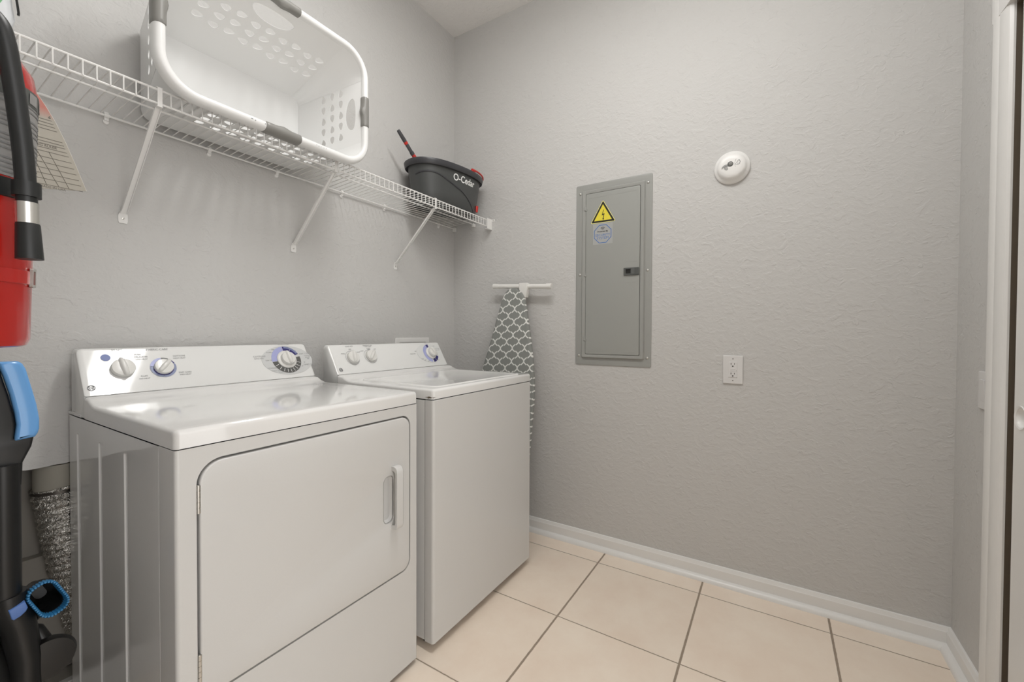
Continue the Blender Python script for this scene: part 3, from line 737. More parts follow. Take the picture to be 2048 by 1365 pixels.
# ================================================================= LAUNDRY BASKET
bk = thing('laundry_basket', 'white plastic laundry basket with grey grips lying on its side on the wire shelf', 'basket', (-1.2935, -.18, 1.797))
CXB = -1.2935; CX0 = CXB-.020
yb_, yr_ = -.030, -.331
bx, bz0, bz1 = .260, 1.7985, 2.100        # base half width and heights
rxh, rz0_, rz1_ = .3255, 1.7985, 2.216    # rim body half width and heights
cr0, cr1 = .028, .085
TH = .0022
def teardrop(u, v, s, ang):
    out = []
    for i in range(16):
        a = 2*PI*i/16; r = 1.0+.0
        x = math.cos(a); y = math.sin(a)*(1-.42*x)
        x = x*1.12
        px, py = x*s, y*s*.74
        ca, sa = math.cos(ang), math.sin(ang); out.append((u+px*ca-py*sa, v+px*sa+py*ca))
    return out
def lens(u, v, a, b, k=.35):
    out = []
    for i in range(28):
        t_ = 2*PI*i/28; x = a*math.cos(t_); y = b*math.sin(t_)
        if y > 0: y = y*.55 + k*b*(1-(x/a)**2)*-.2
        out.append((u+x, v+y))
    return out
def wall_plate(mb, P0, P1, dirw, w0, w1, holes):
    """flat trapezoid wall: u along dirw, v from P0 (base) to P1 (rim)"""
    e = Vector(P1)-Vector(P0); ln = e.length; e.normalize(); dw = Vector(dirw); n = dw.cross(e)
    M_ = Matrix(((dw.x, e.x, n.x, P0[0]), (dw.y, e.y, n.y, P0[1]), (dw.z, e.z, n.z, P0[2]), (0, 0, 0, 1)))
    mb.plate([[(-w0, 0), (w0, 0), (w1, ln), (-w1, ln)]]+holes, TH, M=M_, w0=-TH/2)
    return ln
body = MB()
holes = []
for k in range(9):
    u = .2115-.0466*k
    for r_i, v in enumerate((.128, .169, .210)):
        if r_i == 2 and k >= 9: pass
        sg = 1 if k % 2 == 0 else -1
        holes.append(teardrop(u, v+(.0035 if sg > 0 else -.0035), .0145, (0 if sg > 0 else PI)+.12*sg))
hh_ = lens(.004, .272, .068, .036)
hole_top = [(p[0], p[1]) for p in holes[0]]
long_holes = holes+[hh_]
wall_plate(body, (CX0, yb_, bz1), (CXB, yr_, rz1_), (1, 0, 0), bx-cr0, rxh-cr1, long_holes)
wall_plate(body, (CX0, yb_, bz0), (CXB, yr_, rz0_), (1, 0, 0), bx-cr0, rxh-cr1, long_holes)
zc0, zh0 = (bz0+bz1)/2, (bz1-bz0)/2; zc1, zh1 = (rz0_+rz1_)/2, (rz1_-rz0_)/2
for sg in (-1, 1):
    P0 = Vector((CX0+sg*bx, yb_, zc0)); P1 = Vector((CXB+sg*rxh, yr_, zc1))
    sh = []
    for ci, v in enumerate((.127, .170, .212)):
        for k in range(6):
            z = .104-.0440*k
            if abs(z) < .106: sh.append(teardrop(z, v+.002, .0132, (PI if (k+ci) % 2 else 0)-.1))
    hz = lens(.003, .270, .062, .032)
    wall_plate(body, P0, P1, (0, 0, 1), zh0-cr0, zh1-cr1, sh+[hz])
# rounded corners, lofted from base to rim
for sx_ in (-1, 1):
    for sz_ in (-1, 1):
        rings = []
        for t_ in range(0, 7):
            t = t_/6; y = yb_+(yr_-yb_)*t
            hx_ = bx+(rxh-bx)*t; hz_ = zh0+(zh1-zh0)*t; zc_ = zc0+(zc1-zc0)*t; cr_ = cr0+(cr1-cr0)*t
            ring = []
            for i in range(9):
                a = PI/2*i/8; ring.append((CX0+(CXB-CX0)*t+sx_*(hx_-cr_+cr_*math.cos(a)), y, zc_+sz_*(hz_-cr_+cr_*math.sin(a))))
            rings.append(ring)
        body.loft(rings, closed=False)
        body.loft([[(p[0]-sx_*TH*.7, p[1], p[2]-sz_*TH*.7) for p in r] for r in rings], closed=False)
# base plate
body.plate([rrect(CX0-bx, CX0+bx, bz0, bz1, cr0, 8)], TH, M=T((0, yb_, 0)) @ AX_A, w0=-TH)
link('basket_body', body, PLAST, bk, angle=28)
# rolled rim swept round the mouth
def rim_path(off, n=10):
    return rrect(CXB-rxh-off, CXB+rxh+off, rz0_-off, rz1_+off, cr1+off, n)
sec = [(-.003, .004), (-.003, -.009), (.000, -.0125), (.007, -.0150), (.014, -.0142), (.0195, -.010), (.0225, -.003), (.0232, .012), (.0212, .019), (.0195, .008), (.016, 0), (.010, -.004), (.003, -.004)]
rim = MB(); rings = []
paths = [rim_path(o_) for o_, w in sec]
npt = len(paths[0])
for j in range(npt): rings.append([(paths[k][j][0], yr_+sec[k][1], paths[k][j][1]) for k in range(len(sec))])
rings.append(rings[0]); rim.loft(rings, closed=True)
rim_o = link('rim', rim, PLAST, bk, angle=50)
# grey grips around the rim
def grip(p0, p1, axis):
    q = MB(); p0 = Vector(p0); p1 = Vector(p1); rings = []
    out = Vector((0, 0, 1)) if axis == 'z+' else Vector((0, 0, -1)) if axis == 'z-' else Vector((-1, 0, 0)) if axis == 'x-' else Vector((1, 0, 0))
    n = 14
    for i in range(n+1):
        t = i/n; p = p0.lerp(p1, t); e = min(t, 1-t); w = min(1, .35+e*14); b = .005*math.exp(-((t-.5)/.12)**2)
        sc_ = [(-.005-b, .006), (-.0052-b, -.010), (-.001-b*.5, -.0145), (.007, -.0170), (.0145, -.0162), (.0208, -.0118), (.0245, -.003), (.0252, .013), (.0230, .0205), (.015, .014), (.008, .010)]
        rings.append([p+out*(.011+(o_-.011)*w)+Vector((0, 1, 0))*(v*w) for o_, v in sc_])
    q.loft(rings, cap0=True, cap1=True)
    return link('grip', q, GRIP, bk, angle=50)
grip((CXB-.068, yr_, rz0_), (CXB+.068, yr_, rz0_), 'z-')
grip((CXB-.068, yr_, rz1_), (CXB+.068, yr_, rz1_), 'z+')
grip((CXB-rxh, yr_, 1.938), (CXB-rxh, yr_, 2.070), 'x-')
grip((CXB+rxh, yr_, 1.938), (CXB+rxh, yr_, 2.070), 'x+')
# scuffs worn into the rim
random.seed(9)
for cx_, z_, w_, h_ in ((-1.398, -.0095, .0052, .0016), (-1.388, -.0105, .0030, .0014), (-1.357, -.0090, .0034, .0016), (-1.178, -.0085, .0022, .0016), (-1.170, -.0100, .0026, .0022), (-1.161, -.0090, .0020, .0018), (-1.150, -.0095, .0024, .0014), (-1.141, -.0085, .0018, .0022)):
    q = MB(); q.plate([[(cx_+random.uniform(.5, 1)*w_*math.cos(a*PI/5), z_+random.uniform(.4, 1)*h_*math.sin(a*PI/5)) for a in range(10)]], .0002, M=T((0, yr_-.0152, rz0_+.0015)) @ AX_A)
    link('scuff_mark', q, PRINTD if cx_ < -1.3 else PRINTL, bk)

# ================================================================= MOP BUCKET + MOP
BC = Vector((-.272, -.168, 0)); BR = math.radians(-11)
bu = thing('mop_bucket', 'oval charcoal mop bucket with red handle at the right end of the wire shelf', 'bucket', (BC.x, BC.y, 1.796))
cz0, cz1 = 1.7965, 2.020
def bpt(th, z, off=0.):
    t = (z-cz0)/(cz1-cz0)
    a = .196+.036*t+off; b = .098+.022*t+off
    # egg plan: fuller to the left, tapered to the right, slightly squared
    c_, s_ = math.cos(th), math.sin(th); ex = .86
    x = a*math.copysign(abs(c_)**ex, c_); y = b*math.copysign(abs(s_)**ex, s_)*(1-.10*c_)
    return Vector((BC.x+x*math.cos(BR)-y*math.sin(BR), BC.y+x*math.sin(BR)+y*math.cos(BR), z))
NB = 56
def bring(z, off=0.): return [bpt(2*PI*i/NB, z, off) for i in range(NB)]
q = MB()
q.loft([bring(cz0+.004, -.010), bring(cz0, -.004), bring(cz0+.004, 0), bring(cz0+.07), bring(cz0+.14), bring(cz1-.03), bring(cz1-.006), bring(cz1-.006, -.004), bring(cz0+.14, -.004), bring(cz0+.02, -.004)], cap0=True, cap1=True)
link('bucket_body', q, BUCK, bu, angle=50)
q = MB(); q.loft([bring(cz1-.024, .001), bring(cz1-.030, .012), bring(cz1-.027, .0145), bring(cz1-.004, .0165), bring(cz1, .0145), bring(cz1+.001, .004), bring(cz1-.006, -.003)])
link('bucket_rim', q, BUCKD, bu, angle=50)
# moulded sweep line across the front: arc from upper left to lower right
def sweep(t):
    th = math.radians(188+127*t)       # 270 deg faces the room
    z = cz1-.074+.012*math.sin(PI*min(t/.5, 1))-.150*max(0, (t-.34)/.66)**1.7
    return th, z
q = MB(); q.tube([bpt(*sweep(i/40), .0000) for i in range(41)], .0042, 8); link('moulded_line', q, BUCKD, bu)
# brand lettering on the right part of the front
_arc = [(0.0, math.radians(235))]
for i in range(1, 161):
    a_ = math.radians(235+i*.5*1.0); _arc.append((_arc[-1][0]+(bpt(a_, 1.95)-bpt(_arc[-1][1], 1.95)).length, a_))
def onb(p):
    ss = max(0, p[0]+_arc[-1][0]*.585)
    for (l0, a0), (l1, a1) in zip(_arc, _arc[1:]):
        if ss <= l1: th = a0+(a1-a0)*(ss-l0)/(l1-l0); break
    else: th = _arc[-1][1]
    return bpt(th, 1.958+p[1], .0008+p[2])
q = MB(); q.text('O-Cedar', .050, None, fn=onb, ext=.0002, bold=.0007, sx=.90); link('lettering', q, PRINTW, bu)
# red bail handle lying on the right end of the rim
q = MB(); arc = []
for i in range(15):
    th = math.radians(287+ i*52/14); e = min(i, 14-i)
    arc.append(bpt(th, cz1+.006+.004*min(e, 3)/3, .010+.004*min(e, 3)/3))
q.tube(arc, [.0085, .0085, .0060]+[.0048]*9+[.0060, .0085, .0085], 10); link('bucket_handle', q, REDP, bu)
q = MB(); pc = bpt(math.radians(324), 1.842, .006)
q.tube([pc+Vector((0, 0, -.02)), pc+Vector((.001, -.002, .014))], [.008, .011], 10, rz=.6); link('foot_pedal', q, REDP, bu)

mp = thing('mop', 'mop handle end in grey and red sticking out of the charcoal bucket', 'mop', (-.51, -.165, 2.0))
A_ = Vector((-.5787, -.115, 2.145)); B_ = Vector((-.355, -.134, 1.930))
dv = B_-A_
def seg(a, b, r0, r1, m, nm, n=14):
    q = MB(); q.tube([A_+dv*a, A_+dv*(a+(b-a)*.08), A_+dv*(b-(b-a)*.08), A_+dv*b], [r0*.8, r0, r1, r1*.85], n); return link(nm, q, m, mp)
MOPG = mat('mop_grey_plastic', (.055, .055, .06), .4)
seg(0, .205, .0090, .0105, MOPG, 'grip'); seg(.20, .245, .0100, .0100, REDP, 'band'); seg(.24, .41, .0095, .0090, MOPG, 'shaft'); seg(.375, .43, .0108, .0115, MOPG, 'collar'); seg(.425, .95, .0112, .0112, REDP, 'lower_shaft')

# ================================================================= IRONING BOARD
ib = thing('ironing_board', 'ironing board in grey and white trellis cover, standing behind the washer against the wall', 'ironing board', (-.14, -.47, 0))
def bpl(z): return -.05-.107*(1.4-z)
left = [(1.3745, -.475), (1.368, -.452), (1.348, -.4325), (1.3125, -.418), (1.2554, -.4008), (1.1766, -.381), (1.083, -.358), (1.0106, -.3375), (.905, -.306), (.80, -.292), (.65, -.283), (.45, -.280), (.25, -.285), (.10, -.295), (.045, -.32), (.03, -.36)]
right = [(1.3745, -.505), (1.362, -.5187), (1.345, -.545), (1.3142, -.5600), (1.2442, -.5789), (1.1407, -.6016), (1.0592, -.6186), (.9721, -.6359), (.8594, -.6508), (.8066, -.6542), (.7342, -.6551), (.5895, -.6494), (.45, -.645), (.25, -.64), (.10, -.63), (.045, -.61), (.03, -.57)]
out = left+right[::-1]
q = MB()
cyo = -.47
def brd(k, dx): return [(bpl(z)+dx, cyo+(y-cyo)*k, .7+(z-.7)*(1-(1-k)*.25)) for z, y in out]
q.loft([brd(.93, .006), brd(1.0, .004), brd(1.006, -.004), brd(.995, -.013), brd(.96, -.018), brd(.90, -.019)], cap0=True, cap1=True)
cov = link('cover', q, CLOTH, ib, angle=55)
# T-shaped foot and leg, folded behind the board
q = MB(); pa = Vector((-.050, -.345, 1.3935)); pb = Vector((-.050, -.718, 1.3745))
q.tube([pa, pb], .0132, 16); tf = link('foot_bar', q, TFOOT, ib)
for a, b in ((pa, .05), (pb, .05)):
    q = MB(); d = (pb-pa) if a is pa else (pa-pb); d.normalize(); q.tube([a-d*.002, a+d*.03], [.0152, .0148], 16); link('end_cap', q, TFOOT, tf)
q = MB(); q.loft([[(-.040, -.523, 1.402), (-.064, -.523, 1.402), (-.066, -.578, 1.400), (-.040, -.578, 1.400)],
                  [(-.036, -.524, 1.37), (-.068, -.524, 1.372), (-.069, -.577, 1.37), (-.036, -.577, 1.37)],
                  [(-.032, -.535, 1.32), (-.058, -.535, 1.32), (-.060, -.566, 1.32), (-.032, -.566, 1.32)]], cap0=True, cap1=True)
link('leg_bracket', q, TFOOT, ib, bevel=.003)
q = MB(); q.tube([(-.046, -.55, 1.34), (-.085, -.50, .75), (-.12, -.45, .12)], .011, 12); link('leg', q, TFOOT, ib)
q = MB(); q.tube([(-.025, -.40, 1.10), (-.085, -.45, .60), (-.13, -.48, .035)], .010, 12); q.tube([(-.14, -.33, .0125), (-.14, -.62, .0125)], .011, 12); q.tube([(-.135, -.48, .03), (-.14, -.48, .0125)], .010, 12); link('leg', q, TFOOT, ib)

# ================================================================= BREAKER PANEL
bp_ = thing('breaker_panel', 'grey metal electrical breaker panel door set in the wall with warning stickers', 'electrical panel', (0, -1.037, 1.43))
Bm = AX_B
q = MB()
outer = rrect(.8400, 1.2350, .956, 1.900, .009, 4)
q.plate([outer, rrect(.8985, 1.1790, 1.0130, 1.8470, .008, 4)], .0035, bevel=.0012, M=Bm)
def ringband(mb, a, b, z0, z1, z2):
    mb.loft([[(p[0], p[1], z0) for p in a], [(p[0], p[1], z1) for p in b[0]], [(p[0], p[1], z1) for p in b[1]], [(p[0], p[1], z2) for p in b[2]]], M=Bm)
ro = rrect(.8735, 1.2035, .991, 1.869, .008, 4); r1 = rrect(.8795, 1.1975, .997, 1.863, .007, 4); r2 = rrect(.8905, 1.1870, 1.006, 1.854, .007, 4); r3 = rrect(.8965, 1.1805, 1.0115, 1.8485, .008, 4)
ringband(q, ro, (r1, r2, r3), .003, .0125, .0105)
q.loft([[(p[0], p[1], .0105) for p in r3], [(p[0], p[1], .001) for p in r3]], cap1=True, M=Bm)
link('cover_frame', q, PANELG, bp_, angle=30)
q = MB(); q.plate([rrect(.8985, 1.1785, 1.0135, 1.8465, .007, 4)], .004, bevel=.0012, M=Bm, w0=.0085)
for (u0, u1, v) in ((.915, 1.01, 1.824), (1.025, 1.085, 1.824), (1.10, 1.16, 1.824), (.915, 1.01, 1.028), (1.03, 1.085, 1.028), (1.10, 1.16, 1.028)):
    q.plate([rrect(u0, u1, v-.0012, v+.0012, .001, 2)], .0008, M=Bm, w0=.0122)
pd = link('panel_door', q, PANELD, bp_, angle=30)
for yy, zz in ((.8629, 1.8553), (1.214, 1.8554), (.8624, 1.4306), (1.2149, 1.4302), (.8591, 1.0041), (1.2165, 1.0024)):
    q = MB(); q.lathe([(.0065, 0), (.0062, .0015), (.0045, .0032), (.0018, .0038)], 18, M=Bm @ T((yy, zz, .0034))); link('screw', q, METAL, bp_)
for zz in (1.7723, 1.430, 1.0935):
    q = MB(); q.box(.888, .900, zz-.010, zz+.010, .0115, .0150, M=Bm); q.box(.899, .905, zz-.013, zz-.004, .0115, .0145, M=Bm); link('hinge', q, PANELG, pd, bevel=.001)
q = MB(); q.plate([rrect(1.101, 1.1765, 1.4105, 1.4475, .002, 2), rrect(1.1115, 1.135, 1.4185, 1.441, .001, 2)], .006, bevel=.001, M=Bm, w0=.0122)
lt = link('latch', q, LATCH, pd, angle=30)
q = MB(); q.box(1.1100, 1.1365, 1.417, 1.4425, .0124, .0132, M=Bm); link('latch_recess', q, STBLK, lt)
q = MB(); q.box(1.139, 1.155, 1.416, 1.443, .0183, .0196, M=Bm); link('latch_slide', q, mat('latch_slide', (.12, .125, .12), .4), lt, bevel=.0006)
q = MB()
for v, zc_ in ((1.4785, 0), (1.3745, 0)):
    for a, b in ((1.108, 1.133), (1.141, 1.163)):
        q = MB(); q.plate([rrect(a, b, v-.0022, v+.0022, .002, 3)], .0007, M=Bm, w0=.0123); link('pressed_mark', q, PANELG, pd)
# warning triangle
def tri(cx_, cy_, R, r):
    out = []
    for k in range(3):
        a = PI/2+2*PI*k/3; vx, vy = cx_+(R-2*r)*math.cos(a), cy_+(R-2*r)*math.sin(a)
        for i in range(5):
            b = a-PI/3+2*PI/3*i/4; out.append((vx+r*math.cos(b), vy+r*math.sin(b)))
    return out
tcx, tcy, TR = .9905, 1.7275, .0735
q = MB(); q.plate([tri(tcx, tcy, TR+.004, .005)], .0004, M=Bm, w0=.0124); st = link('warning_sticker', q, YELR, pd, label='yellow triangular high voltage warning sticker')
q = MB(); q.plate([tri(tcx, tcy, TR-.001, .003)], .0003, M=Bm, w0=.0128); link('sticker_border', q, STBLK, st)
q = MB(); q.plate([tri(tcx, tcy, TR-.0185, .0012)], .0003, M=Bm, w0=.0131); link('sticker_field', q, YEL, st)
q = MB(); q.plate([[(tcx+.002+a, tcy+b) for a, b in [(.0035, .0265), (.0005, .0265), (-.0085, -.0025), (.0015, .0015), (-.0020, -.0165), (-.0048, -.0155), (-.001, -.0275), (.0048, -.0175), (.0018, -.0170), (.0065, .0085), (-.0030, .0045)][::1]]], .0003, M=Bm, w0=.0134)
link('bolt_symbol', q, STBLK, st)
# octagon security sticker
q = MB(); q.plate([rrect(.9380, 1.0425, 1.5795, 1.6855, .001, 2)], .0003, M=Bm, w0=.0124); so = link('security_sticker', q, STGREY, pd, label='square frosted security sticker with blue octagon')
ocx, ocy = .9895, 1.6315
def octo(R): return [(ocx+R*math.cos(PI/8+PI/4*k), ocy+R*1.02*math.sin(PI/8+PI/4*k)) for k in range(8)]
q = MB(); q.plate([octo(.0495), octo(.0460)], .0003, M=Bm, w0=.0127)
q.text('SECURITY', .0172, Bm @ T((ocx, ocy-.006, .0128)), sx=1.02); q.text('SYSTEM', .0172, Bm @ T((ocx, ocy-.0215, .0128)), sx=1.08)
link('blue_print', q, STBLUE, so)
q = MB(); q.text('Protected By', .0105, Bm @ T((ocx, ocy+.0125, .0128)), bold=.0002)
for r in (.006, .0105, .015): q.plate([arcband(r, r+.0022, 48, 132, 10, ocx, ocy+.0175)], .0003, M=Bm, w0=.0127)
link('dark_print', q, STBLK, so)

# ================================================================= SMOKE DETECTOR
sd = thing('smoke_detector', 'round white smoke alarm high on the wall right of the breaker panel', 'smoke detector', (0, -1.5752, 1.853))
Ms = Bm @ T((1.5752, 1.853, 0))
q = MB(); q.lathe([(.0705, 0), (.0715, .005), (.0705, .009), (.066, .013), (.0605, .0165), (.0575, .022), (.0535, .029), (.046, .034), (.035, .0365), (.018, .0375), (.0001, .0378)], 56, M=Ms, cap0=False, cap1=False)
sdb = link('alarm_body', q, DETW, sd, angle=60)
q = MB(); q.lathe([(.0115, 0), (.0115, .0008)], 26, M=Ms @ T((-.004, .006, .0372))); link('sensor_recess', q, LATCH, sd)
q = MB(); q.lathe([(.0085, 0), (.007, .0020), (.003, .0028)], 22, M=Ms @ T((-.003, .007, .0380))); link('sensor_dome', q, GRIP, sd)
q = MB()
for k in range(5):
    ln = (.010, .014, .015, .013, .009)[k]
    q.box(-ln/2, ln/2, -.0007, .0007, 0, .0006, M=Ms @ T((-.0205+(k-2)*.0022, -.0105-(k-2)*.0032+.001, .0373)) @ Matrix.Rotation(math.radians(35), 4, 'Z'))
link('sounder_slots', q, STBLK, sd)
q = MB(); q.plate([[(-.0195+.0195*math.cos(math.radians(a)), -.0125+.0195*math.sin(math.radians(a))) for a in range(20, 166, 12)]+[(-.0195+.0190*math.cos(math.radians(a)), -.0160+.0130*math.sin(math.radians(a))) for a in range(160, 20, -12)]], .0006, M=Ms, w0=.0370); link('sounder_scoop', q, mat('scoop_shade_grey', (.33, .33, .32), .5), sd)  # flat grey crescent paints the shade of the hollow scoop
q = MB(); q.plate([[(.014, .001), (.026, .018), (.031, .019), (.0345, .010), (.031, .001), (.022, -.003)], [(.0155, .0012), (.0265, .0168), (.0302, .0176), (.0330, .0097), (.030, .0022), (.022, -.0018)]], .0005, M=Ms @ T((0, 0, .0371)))
q.plate([arcband(.0385, .0393, 150, 200, 12, .052, .0045)], .0005, M=Ms, w0=.0371)
q.plate([circle(.0235, .004, .0012, 10)], .0008, M=Ms, w0=.0368)
link('test_button_outline', q, PRINTD, sd)

# ================================================================= OUTLET
ot = thing('wall_outlet', 'white duplex electrical outlet low on the right wall under the smoke alarm', 'outlet', (0, -1.5885, .9648))
oc, oz = 1.5885, .9648
q = MB(); q.plate([rrect(oc-.0395, oc+.0395, oz-.0625, oz+.0625, .003, 3)], .0062, bevel=.0028, M=Bm, bres=3); op = link('cover_plate', q, PLATEW, ot, angle=60)
q = MB(); q.plate([rrect(oc-.0168, oc+.0168, oz-.034, oz+.034, .0018, 3)], .0022, bevel=.0006, M=Bm, w0=.0058); rc = link('receptacle', q, PLATEW, ot, angle=30)
q = MB()
for dz in (.0215, -.0215):
    q.box(oc-.0078, oc-.0056, oz+dz-.000, oz+dz+.0085, .0078, .0083, M=Bm); q.box(oc+.0052, oc+.0072, oz+dz+.0008, oz+dz+.0078, .0078, .0083, M=Bm)
    q.plate([arcband(0.0001, .0028, -0, 360, 16, oc, oz+dz-.0062)], .0005, M=Bm, w0=.0078)
q.plate([circle(oc+.0135, oz-.004, .0010, 10)], .0005, M=Bm, w0=.0078)
link('slots', q, STBLK, rc)
q = MB(); q.box(oc-.0095, oc+.0085, oz+.0012, oz+.0052, .0076, .0088, M=Bm); q.box(oc-.0095, oc+.0085, oz-.0052, oz-.0012, .0076, .0088, M=Bm); link('test_buttons', q, PLATEW, rc, bevel=.0004)
for dz in (.048, -.048):
    q = MB(); q.lathe([(.0028, 0), (.0026, .0010), (.001, .0014)], 14, M=Bm @ T((oc, oz+dz, .0060))); link('screw', q, GRIP, ot)

# ================================================================= LIGHT SWITCH
lw = thing('light_switch', 'white rocker light switch on the front wall beside the door casing', 'light switch', (-.245, YF, .9545))
Mf = T((0, YF, 0)) @ AX_F
q = MB(); q.plate([rrect(.2100, .2890, .8960, 1.0120, .003, 3)], .0065, bevel=.0028, M=Mf, bres=3); link('cover_plate', q, PLATEW, lw, angle=60)
q = MB(); q.add([(.2330, .9210, .006), (.2665, .9210, .006), (.2665, .9870, .006), (.2330, .9870, .006), (.2330, .9210, .0075), (.2665, .9210, .0075), (.2665, .9870, .0115), (.2330, .9870, .0115)],
                [(0, 3, 2, 1), (4, 5, 6, 7), (0, 1, 5, 4), (1, 2, 6, 5), (2, 3, 7, 6), (3, 0, 4, 7)], Mf); link('rocker', q, PLATEW, lw, bevel=.0008)

# ================================================================= FIRE EXTINGUISHER
fx = thing('fire_extinguisher', 'red fire extinguisher with black hose hanging on the left wall', 'fire extinguisher', (-2.0165, -.874, 1.104))
EX, EY, ER = -2.0165, -.874, .0615
SH = Matrix(((1, 0, .03, -.03*1.17), (0, 1, 0, 0), (0, 0, 1, 0), (0, 0, 0, 1)))      # it hangs a little out of plumb
q = MB(); q.lathe([(.052, 1.104), (.0585, 1.106), (ER, 1.114), (ER, 1.440), (.058, 1.462), (.046, 1.482), (.026, 1.494), (.018, 1.497), (.018, 1.512)], 48, M=SH @ T((EX, EY, 0))); link('cylinder', q, REDX, fx, angle=40)
def label_rows():
    q = MB(); n = 30
    rings = [[(EX+(ER+.0006)*math.cos(a), EY+(ER+.0006)*math.sin(a), z) for a in [math.radians(-170+220*i/n) for i in range(n+1)]] for z in (1.318, 1.437)]
    q.loft(rings, closed=False, M=SH); return q
lb = link('label', label_rows(), LBL, fx, label='grey printed instruction label')
q = MB(); n = 26
for k in range(17):
    z = 1.322+k*.0058; a0 = -165+random.uniform(0, 8); a1 = 40-random.uniform(0, 30)
    if k % 5 == 4: continue
    a_ = [math.radians(a0+(a1-a0)*i/n) for i in range(n+1)]
    q.loft([[(EX+(ER+.0011)*math.cos(a), EY+(ER+.0011)*math.sin(a), zz) for a in a_] for zz in (z, z+.0022)], closed=False, M=SH)
link('label_text', q, mat('label_text_grey', (.19, .19, .19), .5), lb)
q = MB()
a_ = [math.radians(-170+220*i/n) for i in range(n+1)]
q.loft([[(EX+(ER+.0012)*math.cos(a), EY+(ER+.0012)*math.sin(a), zz) for a in a_] for zz in (1.418, 1.438)], closed=False, M=SH)
link('label_band', q, LATCH, lb)
q = MB()
for k in range(9):
    a0 = -160+k*24; a_ = [math.radians(a0+14*i/5) for i in range(6)]
    q.loft([[(EX+(ER+.0018)*math.cos(a), EY+(ER+.0018)*math.sin(a), zz) for a in a_] for zz in (1.421, 1.435)], closed=False, M=SH)
link('label_icons', q, LBL, lb)
# rubber strap that holds the nozzle
q = MB(); n = 40
q.lathe([(ER+.0005, 1.292), (ER+.003, 1.293), (ER+.003, 1.315), (ER+.0005, 1.316)], 48, M=SH @ T((EX, EY, 0)), cap0=False, cap1=False)
NXc = Vector((-1.9705, -.9525, 1.2995))
q.lathe([(.0128, -.009), (.0128, .009), (.0105, .0095)], 24, M=T(NXc), cap0=True, cap1=True)
link('strap', q, RUBBER, fx)
hp = [(-2.030, -.905, 1.512), (-2.016, -.935, 1.511), (-2.003, -.950, 1.504), (-1.9915, -.956, 1.4900), (-1.9865, -.957, 1.470), (-1.9830, -.956, 1.445), (-1.9785, -.955, 1.4055), (-1.9735, -.9545, 1.347), (-1.9713, -.954, 1.305), (-1.9705, -.9535, 1.284)]
hp = [Vector(p) for p in hp]; fine = []
for i in range(len(hp)-1):
    p0, p1, p2, p3 = hp[max(i-1, 0)], hp[i], hp[i+1], hp[min(i+2, len(hp)-1)]
    for k in range(6):
        t = k/6; fine.append(.5*((2*p1)+(-p0+p2)*t+(2*p0-5*p1+4*p2-p3)*t*t+(-p0+3*p1-3*p2+p3)*t**3))
fine.append(hp[-1])
q = MB(); q.tube(fine, .0094, 16); link('hose', q, RUBBER, fx)
q = MB(); q.tube([(-1.9705, -.9535, 1.2835), (-1.9703, -.9535, 1.2580)], .0104, 22); link('ferrule', q, SILV, fx)
q = MB(); q.tube([(-1.9700, -.9535, 1.2585), (-1.9700, -.9535, 1.2565), (-1.9690, -.954, 1.2140)], [.0100, .0108, .0124], 24); link('nozzle', q, RUBBER, fx)
q = MB(); q.lathe([(.020, 1.508), (.022, 1.512), (.022, 1.535), (.014, 1.54), (.014, 1.548)], 22, M=SH @ T((EX, EY, 0))); q.box(EX-.022, EX+.03, EY-.035, EY-.012, 1.512, 1.53); link('valve', q, BLACK, fx)
q = MB(); q.box(EX-.055, EX+.012, EY-.009, EY+.009, 1.545, 1.552); q.box(EX-.055, EX-.01, EY-.009, EY+.009, 1.570, 1.577); link('lever', q, BLACK, fx, bevel=.002)
q = MB(); q.box(XL, XL+.004, EY-.02, EY+.02, 1.16, 1.50); q.box(XL, EX-.05, EY-.02, EY+.02, 1.478, 1.484); link('wall_bracket', q, BLACK, fx)
q = MB()
q.lathe([(ER+.0008, 1.186), (ER+.0016, 1.1865), (ER+.0016, 1.2035), (ER+.0008, 1.204)], 48, M=SH @ T((EX, EY, 0)), cap0=False, cap1=False); bd = link('bracket_band', q, REDX, fx)
q = MB(); aa = math.radians(-24); Mc = SH @ T((EX, EY, 1.195)) @ Matrix.Rotation(aa, 4, 'Z')
q.plate([rrect(-.006, .006, -.0125, .0125, .002, 3), rrect(-.0036, .0036, -.009, .009, .001, 3)], .003, M=Mc @ Matrix(((0, 0, 1, ER+.001), (1, 0, 0, 0), (0, 1, 0, 0), (0, 0, 0, 1)))); link('buckle', q, METAL, bd)

# ================================================================= RULER hanging from the shelf lip
ru = thing('quilting_ruler', 'curved clear plastic ruler with printed grid hanging from the shelf above the dryer', 'ruler', (-1.86, -.302, 1.46))
red = [(-1.905, 1.697), (-1.885, 1.691), (-1.8666, 1.6825), (-1.8554, 1.6764), (-1.844, 1.665), (-1.8325, 1.6452), (-1.8168, 1.614), (-1.8007, 1.5735), (-1.7842, 1.5259), (-1.7654, 1.4675)]
rleft = [(-1.955, 1.430), (-1.955, 1.69), (-1.935, 1.699)]
rulp = rleft+red
Mr = T((0, -.300, 0)) @ AX_A
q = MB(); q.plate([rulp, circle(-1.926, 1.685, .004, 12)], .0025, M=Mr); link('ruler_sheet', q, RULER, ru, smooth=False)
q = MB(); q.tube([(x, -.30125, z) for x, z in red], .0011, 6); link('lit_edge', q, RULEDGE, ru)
def redge(z):
    for (x0, z0), (x1, z1) in zip(red, red[1:]):
        if z1 <= z <= z0: return x0+(x1-x0)*(z0-z)/(z0-z1)
    return red[-1][0]
q = MB()
